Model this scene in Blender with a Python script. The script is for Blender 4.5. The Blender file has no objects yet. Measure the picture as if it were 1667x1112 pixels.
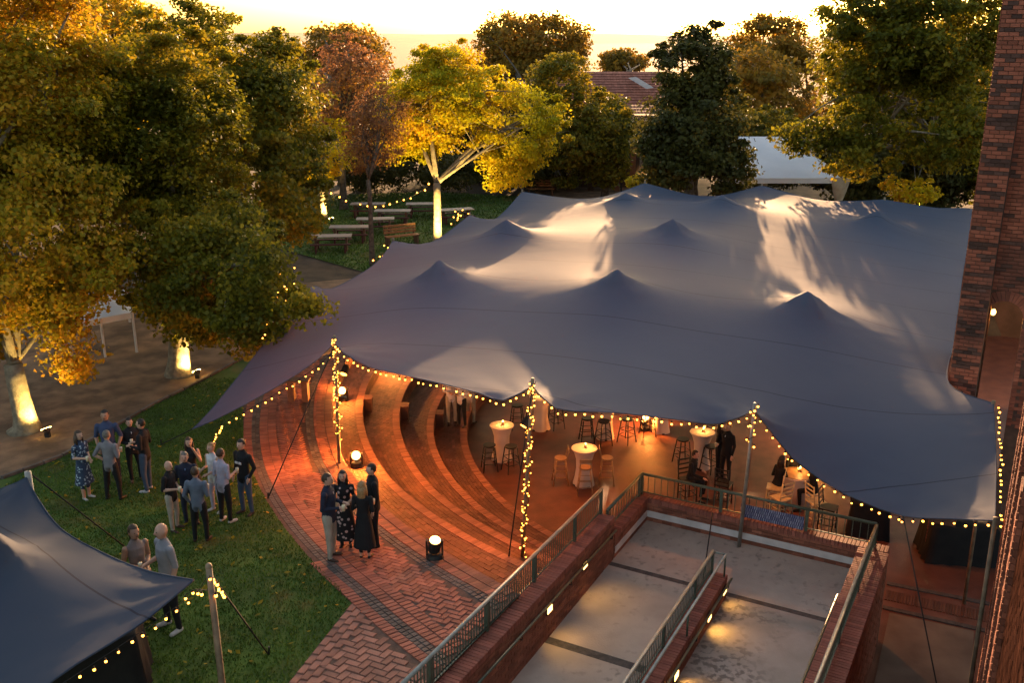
import bpy, bmesh, math, random
import numpy as np
from mathutils import Vector, Matrix, Euler
from mathutils.geometry import delaunay_2d_cdt

R = math.radians
PI = math.pi
sc = bpy.context.scene
COL = sc.collection
rnd = random.Random(7)

# ---------------------------------------------------------------- camera
CAM_Z = 9.5
PITCH = math.atan(506 / 1600.0)
cam = bpy.data.cameras.new('camera')
cam.sensor_width = 36.0
cam.lens = 36.0 * 1600.0 / 1667.0
cam.clip_end = 4000
camo = bpy.data.objects.new('camera', cam)
COL.objects.link(camo)
camo.location = (0, 0, CAM_Z)
camo.rotation_euler = (PI / 2 - PITCH, 0, 0)
sc.camera = camo

# ---------------------------------------------------------------- sky, sun, exposure
SUN_AZ = R(10.5)      # from +Y towards +X
SUN_EL = R(7.6)
w = bpy.data.worlds.new('World')
sc.world = w
w.use_nodes = True
wn = w.node_tree.nodes
wl = w.node_tree.links
sky = wn.new('ShaderNodeTexSky')
sky.sky_type = 'NISHITA'
sky.sun_disc = False
sky.sun_elevation = SUN_EL
sky.sun_rotation = SUN_AZ
sky.air_density = 1.0
sky.dust_density = 3.0
sky.ozone_density = 0.3
wn['Background'].inputs['Strength'].default_value = 0.075
wl.new(sky.outputs['Color'], wn['Background'].inputs['Color'])
sl = bpy.data.lights.new('sun', 'SUN')
sl.energy = 2.5
sl.angle = R(0.55)
sl.color = (1.0, 0.57, 0.28)
so = bpy.data.objects.new('sun', sl)
COL.objects.link(so)
sdir = Vector((math.sin(SUN_AZ) * math.cos(SUN_EL), math.cos(SUN_AZ) * math.cos(SUN_EL), math.sin(SUN_EL)))
so.rotation_euler = sdir.to_track_quat('Z', 'Y').to_euler()
vs = sc.view_settings
vs.view_transform = 'Standard'
vs.look = 'None'
vs.exposure = 2.85
vs.gamma = 1.0
vs.use_curve_mapping = False
sc.cycles.use_denoising = True
sc.cycles.max_bounces = 5
sc.cycles.diffuse_bounces = 3
sc.cycles.glossy_bounces = 2
sc.cycles.transmission_bounces = 3
sc.cycles.transparent_max_bounces = 4
sc.cycles.sample_clamp_indirect = 4.0
sc.cycles.caustics_reflective = False
sc.cycles.caustics_refractive = False

# ---------------------------------------------------------------- photo geometry helpers
def ray(px, py):
    a = (px - 833.5) / 1600.0
    b = (py - 556.0) / 1600.0
    return Vector((a, math.cos(PITCH) - b * math.sin(PITCH), -math.sin(PITCH) - b * math.cos(PITCH)))
def gz(px, py, z=0.0):
    d = ray(px, py)
    t = (z - CAM_Z) / d.z
    return Vector((d.x * t, d.y * t, z))
def gy(px, py, Y):
    d = ray(px, py)
    t = Y / d.y
    return Vector((d.x * t, Y, CAM_Z + d.z * t))
def zt(y):
    return -0.10 * (min(max(y, 15.0), 22.0) - 16.8)
def gs(px, py, off=0.0):
    z = 0.0
    for i in range(40):
        p = gz(px, py, z + off)
        z = zt(p.y)
    p.z = z + off
    return p
FLOOR = -2.6
LAND = -0.95
RA = R(28.2)
RD = Vector((math.sin(RA), math.cos(RA), 0))
RN = Vector((math.cos(RA), -math.sin(RA), 0))
def rp(s, n, z=0.0):
    v = RD * s + RN * n
    return Vector((v.x, v.y, z))
def sn_of(p):
    return p.x * RD.x + p.y * RD.y, p.x * RN.x + p.y * RN.y

# ---------------------------------------------------------------- object helpers
def tag(o, label=None, cat=None, group=None, kind=None):
    if label: o['label'] = label
    if cat: o['category'] = cat
    if group: o['group'] = group
    if kind: o['kind'] = kind
    return o
def empty(name, loc=(0, 0, 0), rz=0.0):
    o = bpy.data.objects.new(name, None)
    COL.objects.link(o)
    o.location = loc
    o.rotation_euler = (0, 0, rz)
    o.empty_display_size = 0.1
    return o
def thing(name, label, cat, loc=(0, 0, 0), rz=0.0, group=None):
    return tag(empty(name, loc, rz), label, cat, group)
def wloc(o):
    if o.parent is None: return Vector(o.location)
    return wloc(o.parent) + o.matrix_parent_inverse.translation + Vector(o.location)
def pin(o, parent, local):
    if parent is None: return
    o.parent = parent
    if not local: o.matrix_parent_inverse = Matrix.Translation(-wloc(parent))
def link_mesh(name, me, parent=None, local=False):
    o = bpy.data.objects.new(name, me)
    COL.objects.link(o)
    pin(o, parent, local)
    return o
def copy_tree(o, parent=None, loc=None, rz=None, scale=None, label=None):
    c = o.copy()
    COL.objects.link(c)
    if parent is not None: c.parent = parent
    if loc is not None: c.location = loc
    if rz is not None: c.rotation_euler = (0, 0, rz)
    if scale is not None: c.scale = scale
    if label: c['label'] = label
    for ch in list(o.children):
        copy_tree(ch, c)
    return c

class MB:
    def __init__(s):
        s.v = []; s.f = []; s.m = []
    def add(s, vs_, fs_, mi=0):
        b = len(s.v)
        s.v += [tuple(x) for x in vs_]
        for q in fs_:
            s.f.append(tuple(b + i for i in q)); s.m.append(mi)
        return s
    def hexa(s, p, mi=0):   # 8 points: bottom 4 ccw, top 4
        return s.add(p, [(3, 2, 1, 0), (4, 5, 6, 7), (0, 1, 5, 4), (1, 2, 6, 5), (2, 3, 7, 6), (3, 0, 4, 7)], mi)
    def box(s, c, d, M=None, mi=0):
        c = Vector(c); hx, hy, hz = d[0] / 2, d[1] / 2, d[2] / 2
        P = []
        for z in (-hz, hz):
            for x, y in ((-hx, -hy), (hx, -hy), (hx, hy), (-hx, hy)):
                q = Vector((x, y, z))
                if M is not None: q = M @ q
                P.append(c + q)
        return s.hexa(P, mi)
    def bar(s, a, b, wd, ht, mi=0):
        a = Vector(a); b = Vector(b); d = b - a
        M = d.to_track_quat('X', 'Z').to_matrix()
        return s.box((a + b) / 2, (d.length, wd, ht), M, mi)
    def prism(s, poly, z0, z1, mi=0):
        n = len(poly)
        P = [(x, y, z0) for x, y in poly] + [(x, y, z1) for x, y in poly]
        F = [tuple(range(n - 1, -1, -1)), tuple(range(n, 2 * n))]
        for i in range(n):
            j = (i + 1) % n
            F.append((i, j, n + j, n + i))
        return s.add(P, F, mi)
    def tube(s, pts, rad, n=8, mi=0, caps=True):
        pts = [Vector(p) for p in pts]
        if not hasattr(rad, '__len__'): rad = [rad] * len(pts)
        V = []; F = []
        prev = None
        for i, p in enumerate(pts):
            d = (pts[min(i + 1, len(pts) - 1)] - pts[max(i - 1, 0)])
            d = d.normalized() if d.length > 1e-9 else Vector((0, 0, 1))
            if prev is None:
                u = d.orthogonal().normalized()
            else:
                u = (prev - d * prev.dot(d))
                u = u.normalized() if u.length > 1e-6 else d.orthogonal().normalized()
            prev = u
            w_ = d.cross(u)
            for k in range(n):
                a = 2 * PI * k / n
                V.append(p + (u * math.cos(a) + w_ * math.sin(a)) * rad[i])
        for i in range(len(pts) - 1):
            for k in range(n):
                k2 = (k + 1) % n
                F.append((i * n + k, i * n + k2, (i + 1) * n + k2, (i + 1) * n + k))
        if caps:
            F.append(tuple(range(n - 1, -1, -1)))
            F.append(tuple((len(pts) - 1) * n + k for k in range(n)))
        return s.add(V, F, mi)
    def rings(s, rr, n=14, mi=0, M=None, off=(0, 0, 0)):  # rr: (cx, cy, z, rx, ry)
        V = []; F = []
        for cx, cy, z, rx, ry in rr:
            for k in range(n):
                a = 2 * PI * k / n
                q = Vector((cx + rx * math.cos(a), cy + ry * math.sin(a), z))
                if M is not None: q = M @ q
                V.append(q + Vector(off))
        for i in range(len(rr) - 1):
            for k in range(n):
                k2 = (k + 1) % n
                F.append((i * n + k, i * n + k2, (i + 1) * n + k2, (i + 1) * n + k))
        F.append(tuple(range(n - 1, -1, -1)))
        F.append(tuple((len(rr) - 1) * n + k for k in range(n)))
        return s.add(V, F, mi)
    def ell(s, c, r, M=None, nu=12, nv=8, mi=0):
        rr = []
        for i in range(nv + 1):
            a = -PI / 2 + PI * i / nv
            q = max(math.cos(a), 0.02)
            rr.append((0, 0, r[2] * math.sin(a), r[0] * q, r[1] * q))
        return s.rings(rr, nu, mi, M, c)
    def mesh(s, name, mats, smooth=False):
        me = bpy.data.meshes.new(name)
        me.from_pydata(s.v, [], s.f)
        for m in (mats if isinstance(mats, (list, tuple)) else [mats]): me.materials.append(m)
        if any(s.m): me.polygons.foreach_set('material_index', s.m)
        if smooth: me.polygons.foreach_set('use_smooth', [True] * len(s.f))
        me.update()
        return me
    def build(s, name, mats, parent=None, smooth=False, local=False):
        return link_mesh(name, s.mesh(name, mats, smooth), parent, local)

# ---------------------------------------------------------------- materials
MATS = {}
def nn(t, ty, **kw):
    n = t.nodes.new(ty)
    for k, v in kw.items(): setattr(n, k, v)
    return n
def pm(name, c1, c2=None, scale=6.0, rough=0.8, bump=0.0, bscale=None, metal=0.0, island=0.0, trans=0.0, detail=5.0, spots=None, spec=0.3):
    """two-tone noise material with optional per-piece variation, bump and translucency"""
    m = bpy.data.materials.new(name)
    m.use_nodes = True
    t = m.node_tree
    b = t.nodes['Principled BSDF']
    b.inputs['Roughness'].default_value = rough
    b.inputs['Metallic'].default_value = metal
    b.inputs['Specular IOR Level'].default_value = spec
    tc = nn(t, 'ShaderNodeTexCoord')
    no = nn(t, 'ShaderNodeTexNoise')
    no.inputs['Scale'].default_value = scale
    no.inputs['Detail'].default_value = detail
    t.links.new(tc.outputs['Object'], no.inputs['Vector'])
    if c2 is None: c2 = tuple(c * 0.72 for c in c1)
    rp_ = nn(t, 'ShaderNodeValToRGB')
    rp_.color_ramp.elements[0].position = 0.36
    rp_.color_ramp.elements[1].position = 0.66
    rp_.color_ramp.elements[0].color = (*c2, 1)
    rp_.color_ramp.elements[1].color = (*c1, 1)
    t.links.new(no.outputs['Fac'], rp_.inputs['Fac'])
    out = rp_.outputs['Color']
    if island > 0:
        ge = nn(t, 'ShaderNodeNewGeometry')
        oi = nn(t, 'ShaderNodeObjectInfo')
        ad = nn(t, 'ShaderNodeMath', operation='ADD')
        fr = nn(t, 'ShaderNodeMath', operation='FRACT')
        t.links.new(ge.outputs['Random Per Island'], ad.inputs[0])
        t.links.new(oi.outputs['Random'], ad.inputs[1])
        t.links.new(ad.outputs[0], fr.inputs[0])
        mr = nn(t, 'ShaderNodeMapRange')
        mr.inputs['To Min'].default_value = 1 - island
        mr.inputs['To Max'].default_value = 1 + island * 0.6
        t.links.new(fr.outputs[0], mr.inputs['Value'])
        hs = nn(t, 'ShaderNodeHueSaturation')
        t.links.new(out, hs.inputs['Color'])
        t.links.new(mr.outputs['Result'], hs.inputs['Value'])
        out = hs.outputs['Color']
    if spots:
        n2 = nn(t, 'ShaderNodeTexNoise')
        n2.inputs['Scale'].default_value = spots[0]
        n2.inputs['Detail'].default_value = 8
        t.links.new(tc.outputs['Object'], n2.inputs['Vector'])
        mr2 = nn(t, 'ShaderNodeMapRange')
        mr2.inputs['From Min'].default_value = spots[1]
        mr2.inputs['From Max'].default_value = spots[1] + 0.12
        mr2.inputs['To Max'].default_value = spots[3]
        t.links.new(n2.outputs['Fac'], mr2.inputs['Value'])
        mx = nn(t, 'ShaderNodeMixRGB')
        mx.inputs['Color2'].default_value = (*spots[2], 1)
        fac = mr2.outputs['Result']
        if len(spots) > 4:
            n4 = nn(t, 'ShaderNodeTexNoise'); n4.inputs['Scale'].default_value = spots[4]; n4.inputs['Detail'].default_value = 3
            t.links.new(tc.outputs['Object'], n4.inputs['Vector'])
            mr4 = nn(t, 'ShaderNodeMapRange'); mr4.inputs['From Min'].default_value = 0.42; mr4.inputs['From Max'].default_value = 0.6
            t.links.new(n4.outputs['Fac'], mr4.inputs['Value'])
            mm = nn(t, 'ShaderNodeMath', operation='MULTIPLY')
            t.links.new(fac, mm.inputs[0]); t.links.new(mr4.outputs['Result'], mm.inputs[1]); fac = mm.outputs[0]
        t.links.new(fac, mx.inputs['Fac'])
        t.links.new(out, mx.inputs['Color1'])
        out = mx.outputs['Color']
    t.links.new(out, b.inputs['Base Color'])
    if bump > 0:
        bu = nn(t, 'ShaderNodeBump')
        bu.inputs['Strength'].default_value = bump
        bu.inputs['Distance'].default_value = 0.02
        n3 = nn(t, 'ShaderNodeTexNoise')
        n3.inputs['Scale'].default_value = bscale or scale * 4
        n3.inputs['Detail'].default_value = 4
        t.links.new(tc.outputs['Object'], n3.inputs['Vector'])
        t.links.new(n3.outputs['Fac'], bu.inputs['Height'])
        t.links.new(bu.outputs['Normal'], b.inputs['Normal'])
    if trans > 0:
        tr = nn(t, 'ShaderNodeBsdfTranslucent')
        mxs = nn(t, 'ShaderNodeMixShader')
        mxs.inputs[0].default_value = trans
        t.links.new(out, tr.inputs['Color'])
        t.links.new(b.outputs[0], mxs.inputs[1])
        t.links.new(tr.outputs[0], mxs.inputs[2])
        t.links.new(mxs.outputs[0], t.nodes['Material Output'].inputs['Surface'])
    MATS[name] = m
    return m
def em(name, col, st):
    m = bpy.data.materials.new(name)
    m.use_nodes = True
    b = m.node_tree.nodes['Principled BSDF']
    b.inputs['Base Color'].default_value = (*col, 1)
    b.inputs['Emission Color'].default_value = (*col, 1)
    b.inputs['Emission Strength'].default_value = st
    MATS[name] = m
    return m
def leafmat(name, cols, trans=0.5, rough=0.55):
    m = bpy.data.materials.new(name)
    m.use_nodes = True
    t = m.node_tree
    b = t.nodes['Principled BSDF']
    b.inputs['Roughness'].default_value = rough
    b.inputs['Specular IOR Level'].default_value = 0.25
    ge = nn(t, 'ShaderNodeNewGeometry')
    tc = nn(t, 'ShaderNodeTexCoord')
    no = nn(t, 'ShaderNodeTexNoise')
    no.inputs['Scale'].default_value = 0.35
    no.inputs['Detail'].default_value = 2
    t.links.new(tc.outputs['Object'], no.inputs['Vector'])
    ma = nn(t, 'ShaderNodeMath', operation='MULTIPLY_ADD')
    ma.inputs[1].default_value = 1.5
    ma.inputs[2].default_value = -0.55
    t.links.new(no.outputs['Fac'], ma.inputs[0])
    ad = nn(t, 'ShaderNodeMath', operation='MULTIPLY_ADD')
    ad.inputs[1].default_value = 0.55
    t.links.new(ge.outputs['Random Per Island'], ad.inputs[0])
    t.links.new(ma.outputs[0], ad.inputs[2])
    cr = nn(t, 'ShaderNodeValToRGB')
    e = cr.color_ramp.elements
    while len(e) < len(cols): e.new(0.5)
    for i, c in enumerate(cols):
        e[i].position = i / max(1, len(cols) - 1)
        e[i].color = (*c, 1)
    t.links.new(ad.outputs[0], cr.inputs['Fac'])
    t.links.new(cr.outputs['Color'], b.inputs['Base Color'])
    tr = nn(t, 'ShaderNodeBsdfTranslucent')
    mx = nn(t, 'ShaderNodeMixShader')
    mx.inputs[0].default_value = trans
    t.links.new(cr.outputs['Color'], tr.inputs['Color'])
    t.links.new(b.outputs[0], mx.inputs[1])
    t.links.new(tr.outputs[0], mx.inputs[2])
    t.links.new(mx.outputs[0], t.nodes['Material Output'].inputs['Surface'])
    MATS[name] = m
    return m

pm('soil', (0.085, 0.055, 0.034), (0.04, 0.026, 0.016), 1.4, 0.95, 0.8, 9)
pm('old_paving', (0.27, 0.155, 0.085), (0.13, 0.075, 0.042), 1.6, 0.92, 0.9, 11, spots=(0.9, 0.52, (0.07, 0.04, 0.024), 0.7))
pm('lawn', (0.07, 0.12, 0.016), (0.045, 0.075, 0.012), 1.2, 0.95, 0.8, 40, spots=(0.9, 0.57, (0.12, 0.10, 0.03), 0.7))
pm('grass', (0.10, 0.17, 0.02), (0.055, 0.10, 0.012), 1.0, 0.8, island=0.5, trans=0.3, spots=(0.9, 0.57, (0.17, 0.14, 0.035), 0.7))
pm('paver', (0.36, 0.13, 0.085), (0.29, 0.095, 0.06), 3.0, 0.78, 0.5, 60, island=0.3, spots=(2.2, 0.58, (0.16, 0.07, 0.05), 0.6))
pm('paver_grey', (0.34, 0.16, 0.115), (0.27, 0.12, 0.085), 3.0, 0.8, 0.5, 60, island=0.28, spots=(1.7, 0.58, (0.17, 0.09, 0.07), 0.6))
pm('nosing', (0.27, 0.115, 0.072), (0.20, 0.08, 0.05), 3.0, 0.75, 0.5, 60, island=0.28)
pm('sett', (0.16, 0.12, 0.10), (0.09, 0.07, 0.06), 5.0, 0.75, 0.6, 50, island=0.35)
pm('tier_brick', (0.17, 0.072, 0.044), (0.105, 0.042, 0.027), 1.5, 0.75, 0.5, 60, island=0.3, spots=(0.8, 0.52, (0.085, 0.035, 0.025), 0.75))
pm('mortar', (0.15, 0.085, 0.06), (0.10, 0.058, 0.042), 8.0, 0.95, 0.4)
pm('floor_brick', (0.16, 0.055, 0.032), (0.105, 0.036, 0.022), 2.0, 0.55, 0.4, 40)
pm('wall_brick', (0.30, 0.11, 0.065), (0.22, 0.075, 0.045), 3.0, 0.8, 0.5, 50, island=0.35)
pm('tower_brick', (0.38, 0.12, 0.07), (0.27, 0.08, 0.045), 2.0, 0.82, 0.5, 50, island=0.35, spots=(0.6, 0.56, (0.10, 0.04, 0.03), 0.6))
pm('tower_brick_dark', (0.13, 0.06, 0.045), (0.08, 0.04, 0.03), 2.0, 0.82, 0.5, 50, island=0.4)
pm('coping', (0.33, 0.11, 0.075), (0.25, 0.075, 0.05), 3.0, 0.75, 0.5, 60, island=0.3)
pm('concrete', (0.47, 0.37, 0.295), (0.38, 0.30, 0.24), 1.6, 0.85, 0.35, 30, spots=(7.0, 0.56, (0.16, 0.13, 0.11), 0.6, 0.8))
pm('concrete_stained', (0.43, 0.34, 0.28), (0.31, 0.25, 0.20), 1.3, 0.85, 0.35, 30, spots=(9.0, 0.47, (0.09, 0.07, 0.058), 0.7, 0.7))
pm('joint_strip', (0.10, 0.085, 0.075), (0.06, 0.05, 0.045), 9.0, 0.8, 0.5)
pm('slab_old', (0.20, 0.15, 0.11), (0.13, 0.095, 0.07), 1.2, 0.9, 0.4)
pm('white_band', (0.62, 0.58, 0.56), (0.48, 0.44, 0.42), 3.0, 0.7, 0.2)
pm('green_paint', (0.075, 0.105, 0.075), (0.05, 0.07, 0.05), 8.0, 0.38, 0.1, spec=0.5)
pm('grey_paint', (0.32, 0.32, 0.28), (0.22, 0.22, 0.19), 8.0, 0.35, 0.1, spec=0.5)
pm('pole_wood', (0.24, 0.17, 0.11), (0.14, 0.10, 0.065), 6.0, 0.7, 0.3)
pm('pole_metal', (0.30, 0.27, 0.24), (0.20, 0.18, 0.16), 6.0, 0.45, 0.1, metal=0.4)
pm('rope', (0.02, 0.019, 0.018), None, 6.0, 0.8)
pm('black_plastic', (0.012, 0.012, 0.013), (0.02, 0.02, 0.02), 6.0, 0.4)
pm('black_cloth', (0.008, 0.008, 0.009), (0.014, 0.013, 0.013), 3.0, 0.9, 0.5, 8)
pm('table_cloth', (0.68, 0.53, 0.42), (0.57, 0.44, 0.34), 2.0, 0.75, 0.2, 12)
pm('stool_wood', (0.42, 0.24, 0.11), (0.30, 0.16, 0.07), 7.0, 0.5, 0.2)
pm('stool_black', (0.018, 0.015, 0.013), (0.03, 0.025, 0.02), 6.0, 0.45)
pm('chair_gold', (0.62, 0.48, 0.26), (0.5, 0.38, 0.2), 8.0, 0.45)
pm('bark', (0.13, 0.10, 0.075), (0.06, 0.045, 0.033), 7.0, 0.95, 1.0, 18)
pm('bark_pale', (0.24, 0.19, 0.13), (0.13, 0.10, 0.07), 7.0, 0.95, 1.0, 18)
pm('marquee_white', (0.86, 0.88, 0.92), (0.80, 0.82, 0.86), 1.0, 0.6, trans=0.25)
pm('drape_cream', (0.62, 0.52, 0.38), (0.48, 0.39, 0.28), 4.0, 0.8, trans=0.3)
pm('roof_tile', (0.36, 0.12, 0.075), (0.26, 0.085, 0.055), 3.0, 0.8, 0.4, 20, island=0.25)
pm('metal_sheet', (0.2, 0.2, 0.22), (0.16, 0.16, 0.18), 3.0, 0.7)
pm('dark_wall', (0.075, 0.04, 0.032), (0.05, 0.027, 0.02), 2.0, 0.9, 0.3)
pm('table_top', (0.36, 0.30, 0.26), (0.28, 0.22, 0.19), 3.0, 0.5)
pm('table_wood', (0.16, 0.075, 0.045), (0.10, 0.05, 0.03), 6.0, 0.7, 0.2)
pm('bench_wood', (0.34, 0.15, 0.06), (0.22, 0.09, 0.035), 6.0, 0.6, 0.2)
pm('red_seat', (0.10, 0.022, 0.02), (0.06, 0.015, 0.014), 4.0, 0.7)
pm('candle_glass', (0.5, 0.35, 0.2), None, 4.0, 0.2)
pm('hill_grass', (0.12, 0.09, 0.05), (0.08, 0.065, 0.035), 0.02, 1.0)
pm('iron_brown', (0.10, 0.07, 0.05), None, 6.0, 0.6)
em('bulb', (1.0, 0.32, 0.035), 2.3)
em('lamp_face', (1.0, 0.42, 0.08), 6.0)
em('flood_face', (1.0, 0.68, 0.16), 5.0)
em('wall_lamp', (1.0, 0.55, 0.14), 1.1)
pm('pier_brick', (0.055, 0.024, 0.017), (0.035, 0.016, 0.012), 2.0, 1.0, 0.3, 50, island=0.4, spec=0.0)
pm('glass_pale', (0.75, 0.62, 0.42), (0.7, 0.58, 0.4), 4.0, 0.08, spec=0.6)
em('flame', (1.0, 0.55, 0.12), 4.0)
em('green_lamp', (0.75, 1.0, 0.2), 3.0)
leafmat('leaf_left', [(0.13, 0.125, 0.006), (0.28, 0.23, 0.010), (0.48, 0.28, 0.014), (0.62, 0.27, 0.018)], 0.55)
leafmat('leaf_dark', [(0.065, 0.070, 0.006), (0.13, 0.125, 0.009), (0.24, 0.19, 0.012), (0.44, 0.28, 0.016)], 0.55)
leafmat('leaf_deep', [(0.04, 0.042, 0.010), (0.07, 0.066, 0.012), (0.12, 0.10, 0.016)], 0.4)
leafmat('leaf_gold', [(0.30, 0.28, 0.008), (0.48, 0.40, 0.010), (0.60, 0.42, 0.012), (0.62, 0.32, 0.016)], 0.55)
leafmat('leaf_rust', [(0.13, 0.06, 0.035), (0.22, 0.10, 0.05), (0.30, 0.14, 0.045), (0.42, 0.21, 0.03)], 0.5)
leafmat('leaf_mid', [(0.07, 0.072, 0.008), (0.13, 0.12, 0.010), (0.22, 0.17, 0.013), (0.36, 0.23, 0.015)], 0.5)
leafmat('leaf_far', [(0.14, 0.10, 0.014), (0.26, 0.155, 0.018), (0.42, 0.20, 0.022)], 0.55)
M = MATS

# ---------------------------------------------------------------- lamps
LAMP = 0.3
def spot(name, parent, loc, target, col, power, angle, blend=0.5, size=0.08):
    l = bpy.data.lights.new(name, 'SPOT')
    l.energy = power * LAMP; l.color = col; l.spot_size = R(angle); l.spot_blend = blend; l.shadow_soft_size = size
    o = bpy.data.objects.new(name, l)
    COL.objects.link(o)
    d = Vector(target) - Vector(loc)
    o.location = loc
    o.rotation_euler = d.to_track_quat('-Z', 'Y').to_euler()
    pin(o, parent, False)
    return o
def point(name, parent, loc, col, power, size=0.06):
    l = bpy.data.lights.new(name, 'POINT')
    l.energy = power * LAMP; l.color = col; l.shadow_soft_size = size
    o = bpy.data.objects.new(name, l)
    COL.objects.link(o)
    o.location = loc
    pin(o, parent, False)
    return o

# ================================================================ SETTING
# circles fitted to the paving edges: centre x, y, radius
CIRC = {'lawn': (25.77, 33.63, 34.23), 'b1': (18.65, 30.25, 26.07), 'b2': (15.55, 29.08, 21.38),
        'E0': (15.59, 28.95, 20.9), 'E1': (11.94, 28.71, 16.42), 'E2': (10.35, 28.30, 13.75),
        'E3': (9.37, 27.93, 11.75), 'E4': (9.58, 28.23, 10.99)}
def cdist(p, k):
    c = CIRC[k]
    return math.hypot(p[0] - c[0], p[1] - c[1]) - c[2]
def near_ang(k):      # angle where the circle meets the line of the ramp wall
    c = CIRC[k]
    for i in range(900):
        a = R(170 + i * 0.15)
        p = Vector((c[0] + c[2] * math.cos(a), c[1] + c[2] * math.sin(a), 0))
        s_, n_ = sn_of(p)
        if n_ > -7.0: return a
    return R(300)
def far_ang(k, y=37.0):
    c = CIRC[k]
    q = max(-1, min(1, (y - c[1]) / c[2]))
    return PI - math.asin(q)
ANG = {k: (far_ang(k, 37.0 if k in ('lawn', 'b1', 'b2', 'E0') else 36.0), near_ang(k)) for k in CIRC}
def arc(k, t):
    c = CIRC[k]; a0, a1 = ANG[k]
    a = a0 + (a1 - a0) * t
    return (c[0] + c[2] * math.cos(a), c[1] + c[2] * math.sin(a))

# ---- ground sheet to the horizon, dipping under the sunken court
def axis(lo, hi, fine_lo, fine_hi, st):
    v = list(np.arange(fine_lo, fine_hi + 1e-6, st))
    g = st; x = fine_hi
    while x < hi:
        g *= 1.35; x += g; v.append(min(x, hi))
    g = st; x = fine_lo
    while x > lo:
        g *= 1.35; x -= g; v.insert(0, max(x, lo))
    return v
xs = axis(-1500, 1500, -26, 16, 0.5)
ys = axis(-40, 2600, 6, 44, 0.5)
def ground_z(x, y):
    z = zt(y) - 0.03
    dipped = False
    if cdist((x, y), 'E0') < 0.35 and y < 40: dipped = True
    s_, n_ = sn_of(Vector((x, y, 0)))
    if n_ > -7.5 and y < 40 and cdist((x, y), 'E0') < 40: dipped = True
    if x > 31 or (x > 12 and y > 39): dipped = False
    if dipped: z = FLOOR - 0.06
    if y > 300: z -= (y - 300) * 0.004
    return z
g = MB()
nx, ny = len(xs), len(ys)
g.v = [(x, y, ground_z(x, y)) for y in ys for x in xs]
g.f = [(j * nx + i, j * nx + i + 1, (j + 1) * nx + i + 1, (j + 1) * nx + i) for j in range(ny - 1) for i in range(nx - 1)]
g.m = [0] * len(g.f)
ground = tag(g.build('ground', M['soil'], smooth=True), kind='structure')

# ---- far hills
hl = MB()
hv = []
N = 80
rr = random.Random(3)
for row, (Y, base, amp) in enumerate([(900, -8, 0), (1250, -4, 1.2), (1700, -1.5, 1.8), (2300, 3, 2.6), (2580, -9, 0)]):
    for i in range(N):
        x = -1500 + 3000 * i / (N - 1)
        z = base + amp * (math.sin(x * 0.0031 + row) + 0.6 * math.sin(x * 0.0083 + row * 2.1) + 0.25 * math.sin(x * 0.021 + row))
        hv.append((x, Y, z))
hl.add(hv, [(j * N + i, j * N + i + 1, (j + 1) * N + i + 1, (j + 1) * N + i) for j in range(4) for i in range(N - 1)])
tag(hl.build('hills', M['hill_grass'], smooth=True), kind='structure')

# ---- lawns and paths
def sheet(name, poly, zf, mat, step=0.6, lift=0.0, kind='structure'):
    """triangulated sheet over a polygon that follows the terrain"""
    xs_ = [p[0] for p in poly]; ys_ = [p[1] for p in poly]
    pts = []
    n = len(poly)
    for i in range(n):
        a = Vector(poly[i][:2]); b = Vector(poly[(i + 1) % n][:2])
        k = max(1, int((b - a).length / step))
        pts += [a.lerp(b, q / k) for q in range(k)]
    nb = len(pts)
    edges = [(i, (i + 1) % nb) for i in range(nb)]
    def inside(x, y):
        c = False
        for i in range(nb):
            a, b = pts[i], pts[(i + 1) % nb]
            if (a.y > y) != (b.y > y) and x < (b.x - a.x) * (y - a.y) / (b.y - a.y) + a.x: c = not c
        return c
    y = min(ys_) + step / 2
    while y < max(ys_):
        x = min(xs_) + step / 2
        while x < max(xs_):
            if inside(x, y): pts.append(Vector((x, y)))
            x += step
        y += step
    r = delaunay_2d_cdt(pts, edges, [], 1, 1e-5)
    m = MB()
    m.add([(p.x, p.y, zf(p.x, p.y) + lift) for p in r[0]], [tuple(q) for q in r[2]])
    o = m.build(name, mat, smooth=True)
    if kind: tag(o, kind=kind)
    return o, inside, (min(xs_), max(xs_), min(ys_), max(ys_))
terr = lambda x, y: zt(y)
lawn_edge = [gs(px, py) for px, py in ((0, 782), (100, 745), (180, 700), (250, 660), (320, 625), (395, 585))]
pA = [(-14.5, 18.9)] + [(p.x, p.y) for p in lawn_edge]
arc_l = []
for i in range(31):
    q = arc('lawn', i / 30)
    if q[1] > 14.35 and q[1] < 33: arc_l.append(q)
pth = gs(470, 1112)
d_ = (Vector((pth.x, pth.y)) - Vector(arc_l[-1])).normalized()
e1 = Vector(arc_l[-1]) + d_ * 7.0
lawn_poly = pA[1:] + [(-8.0, 31.0)] + arc_l + [(e1.x, e1.y), (-14.5, e1.y), (-14.5, 18.9)]
lawn, lawn_in, lawn_bb = sheet('lawn', lawn_poly, terr, M['lawn'])
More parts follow.
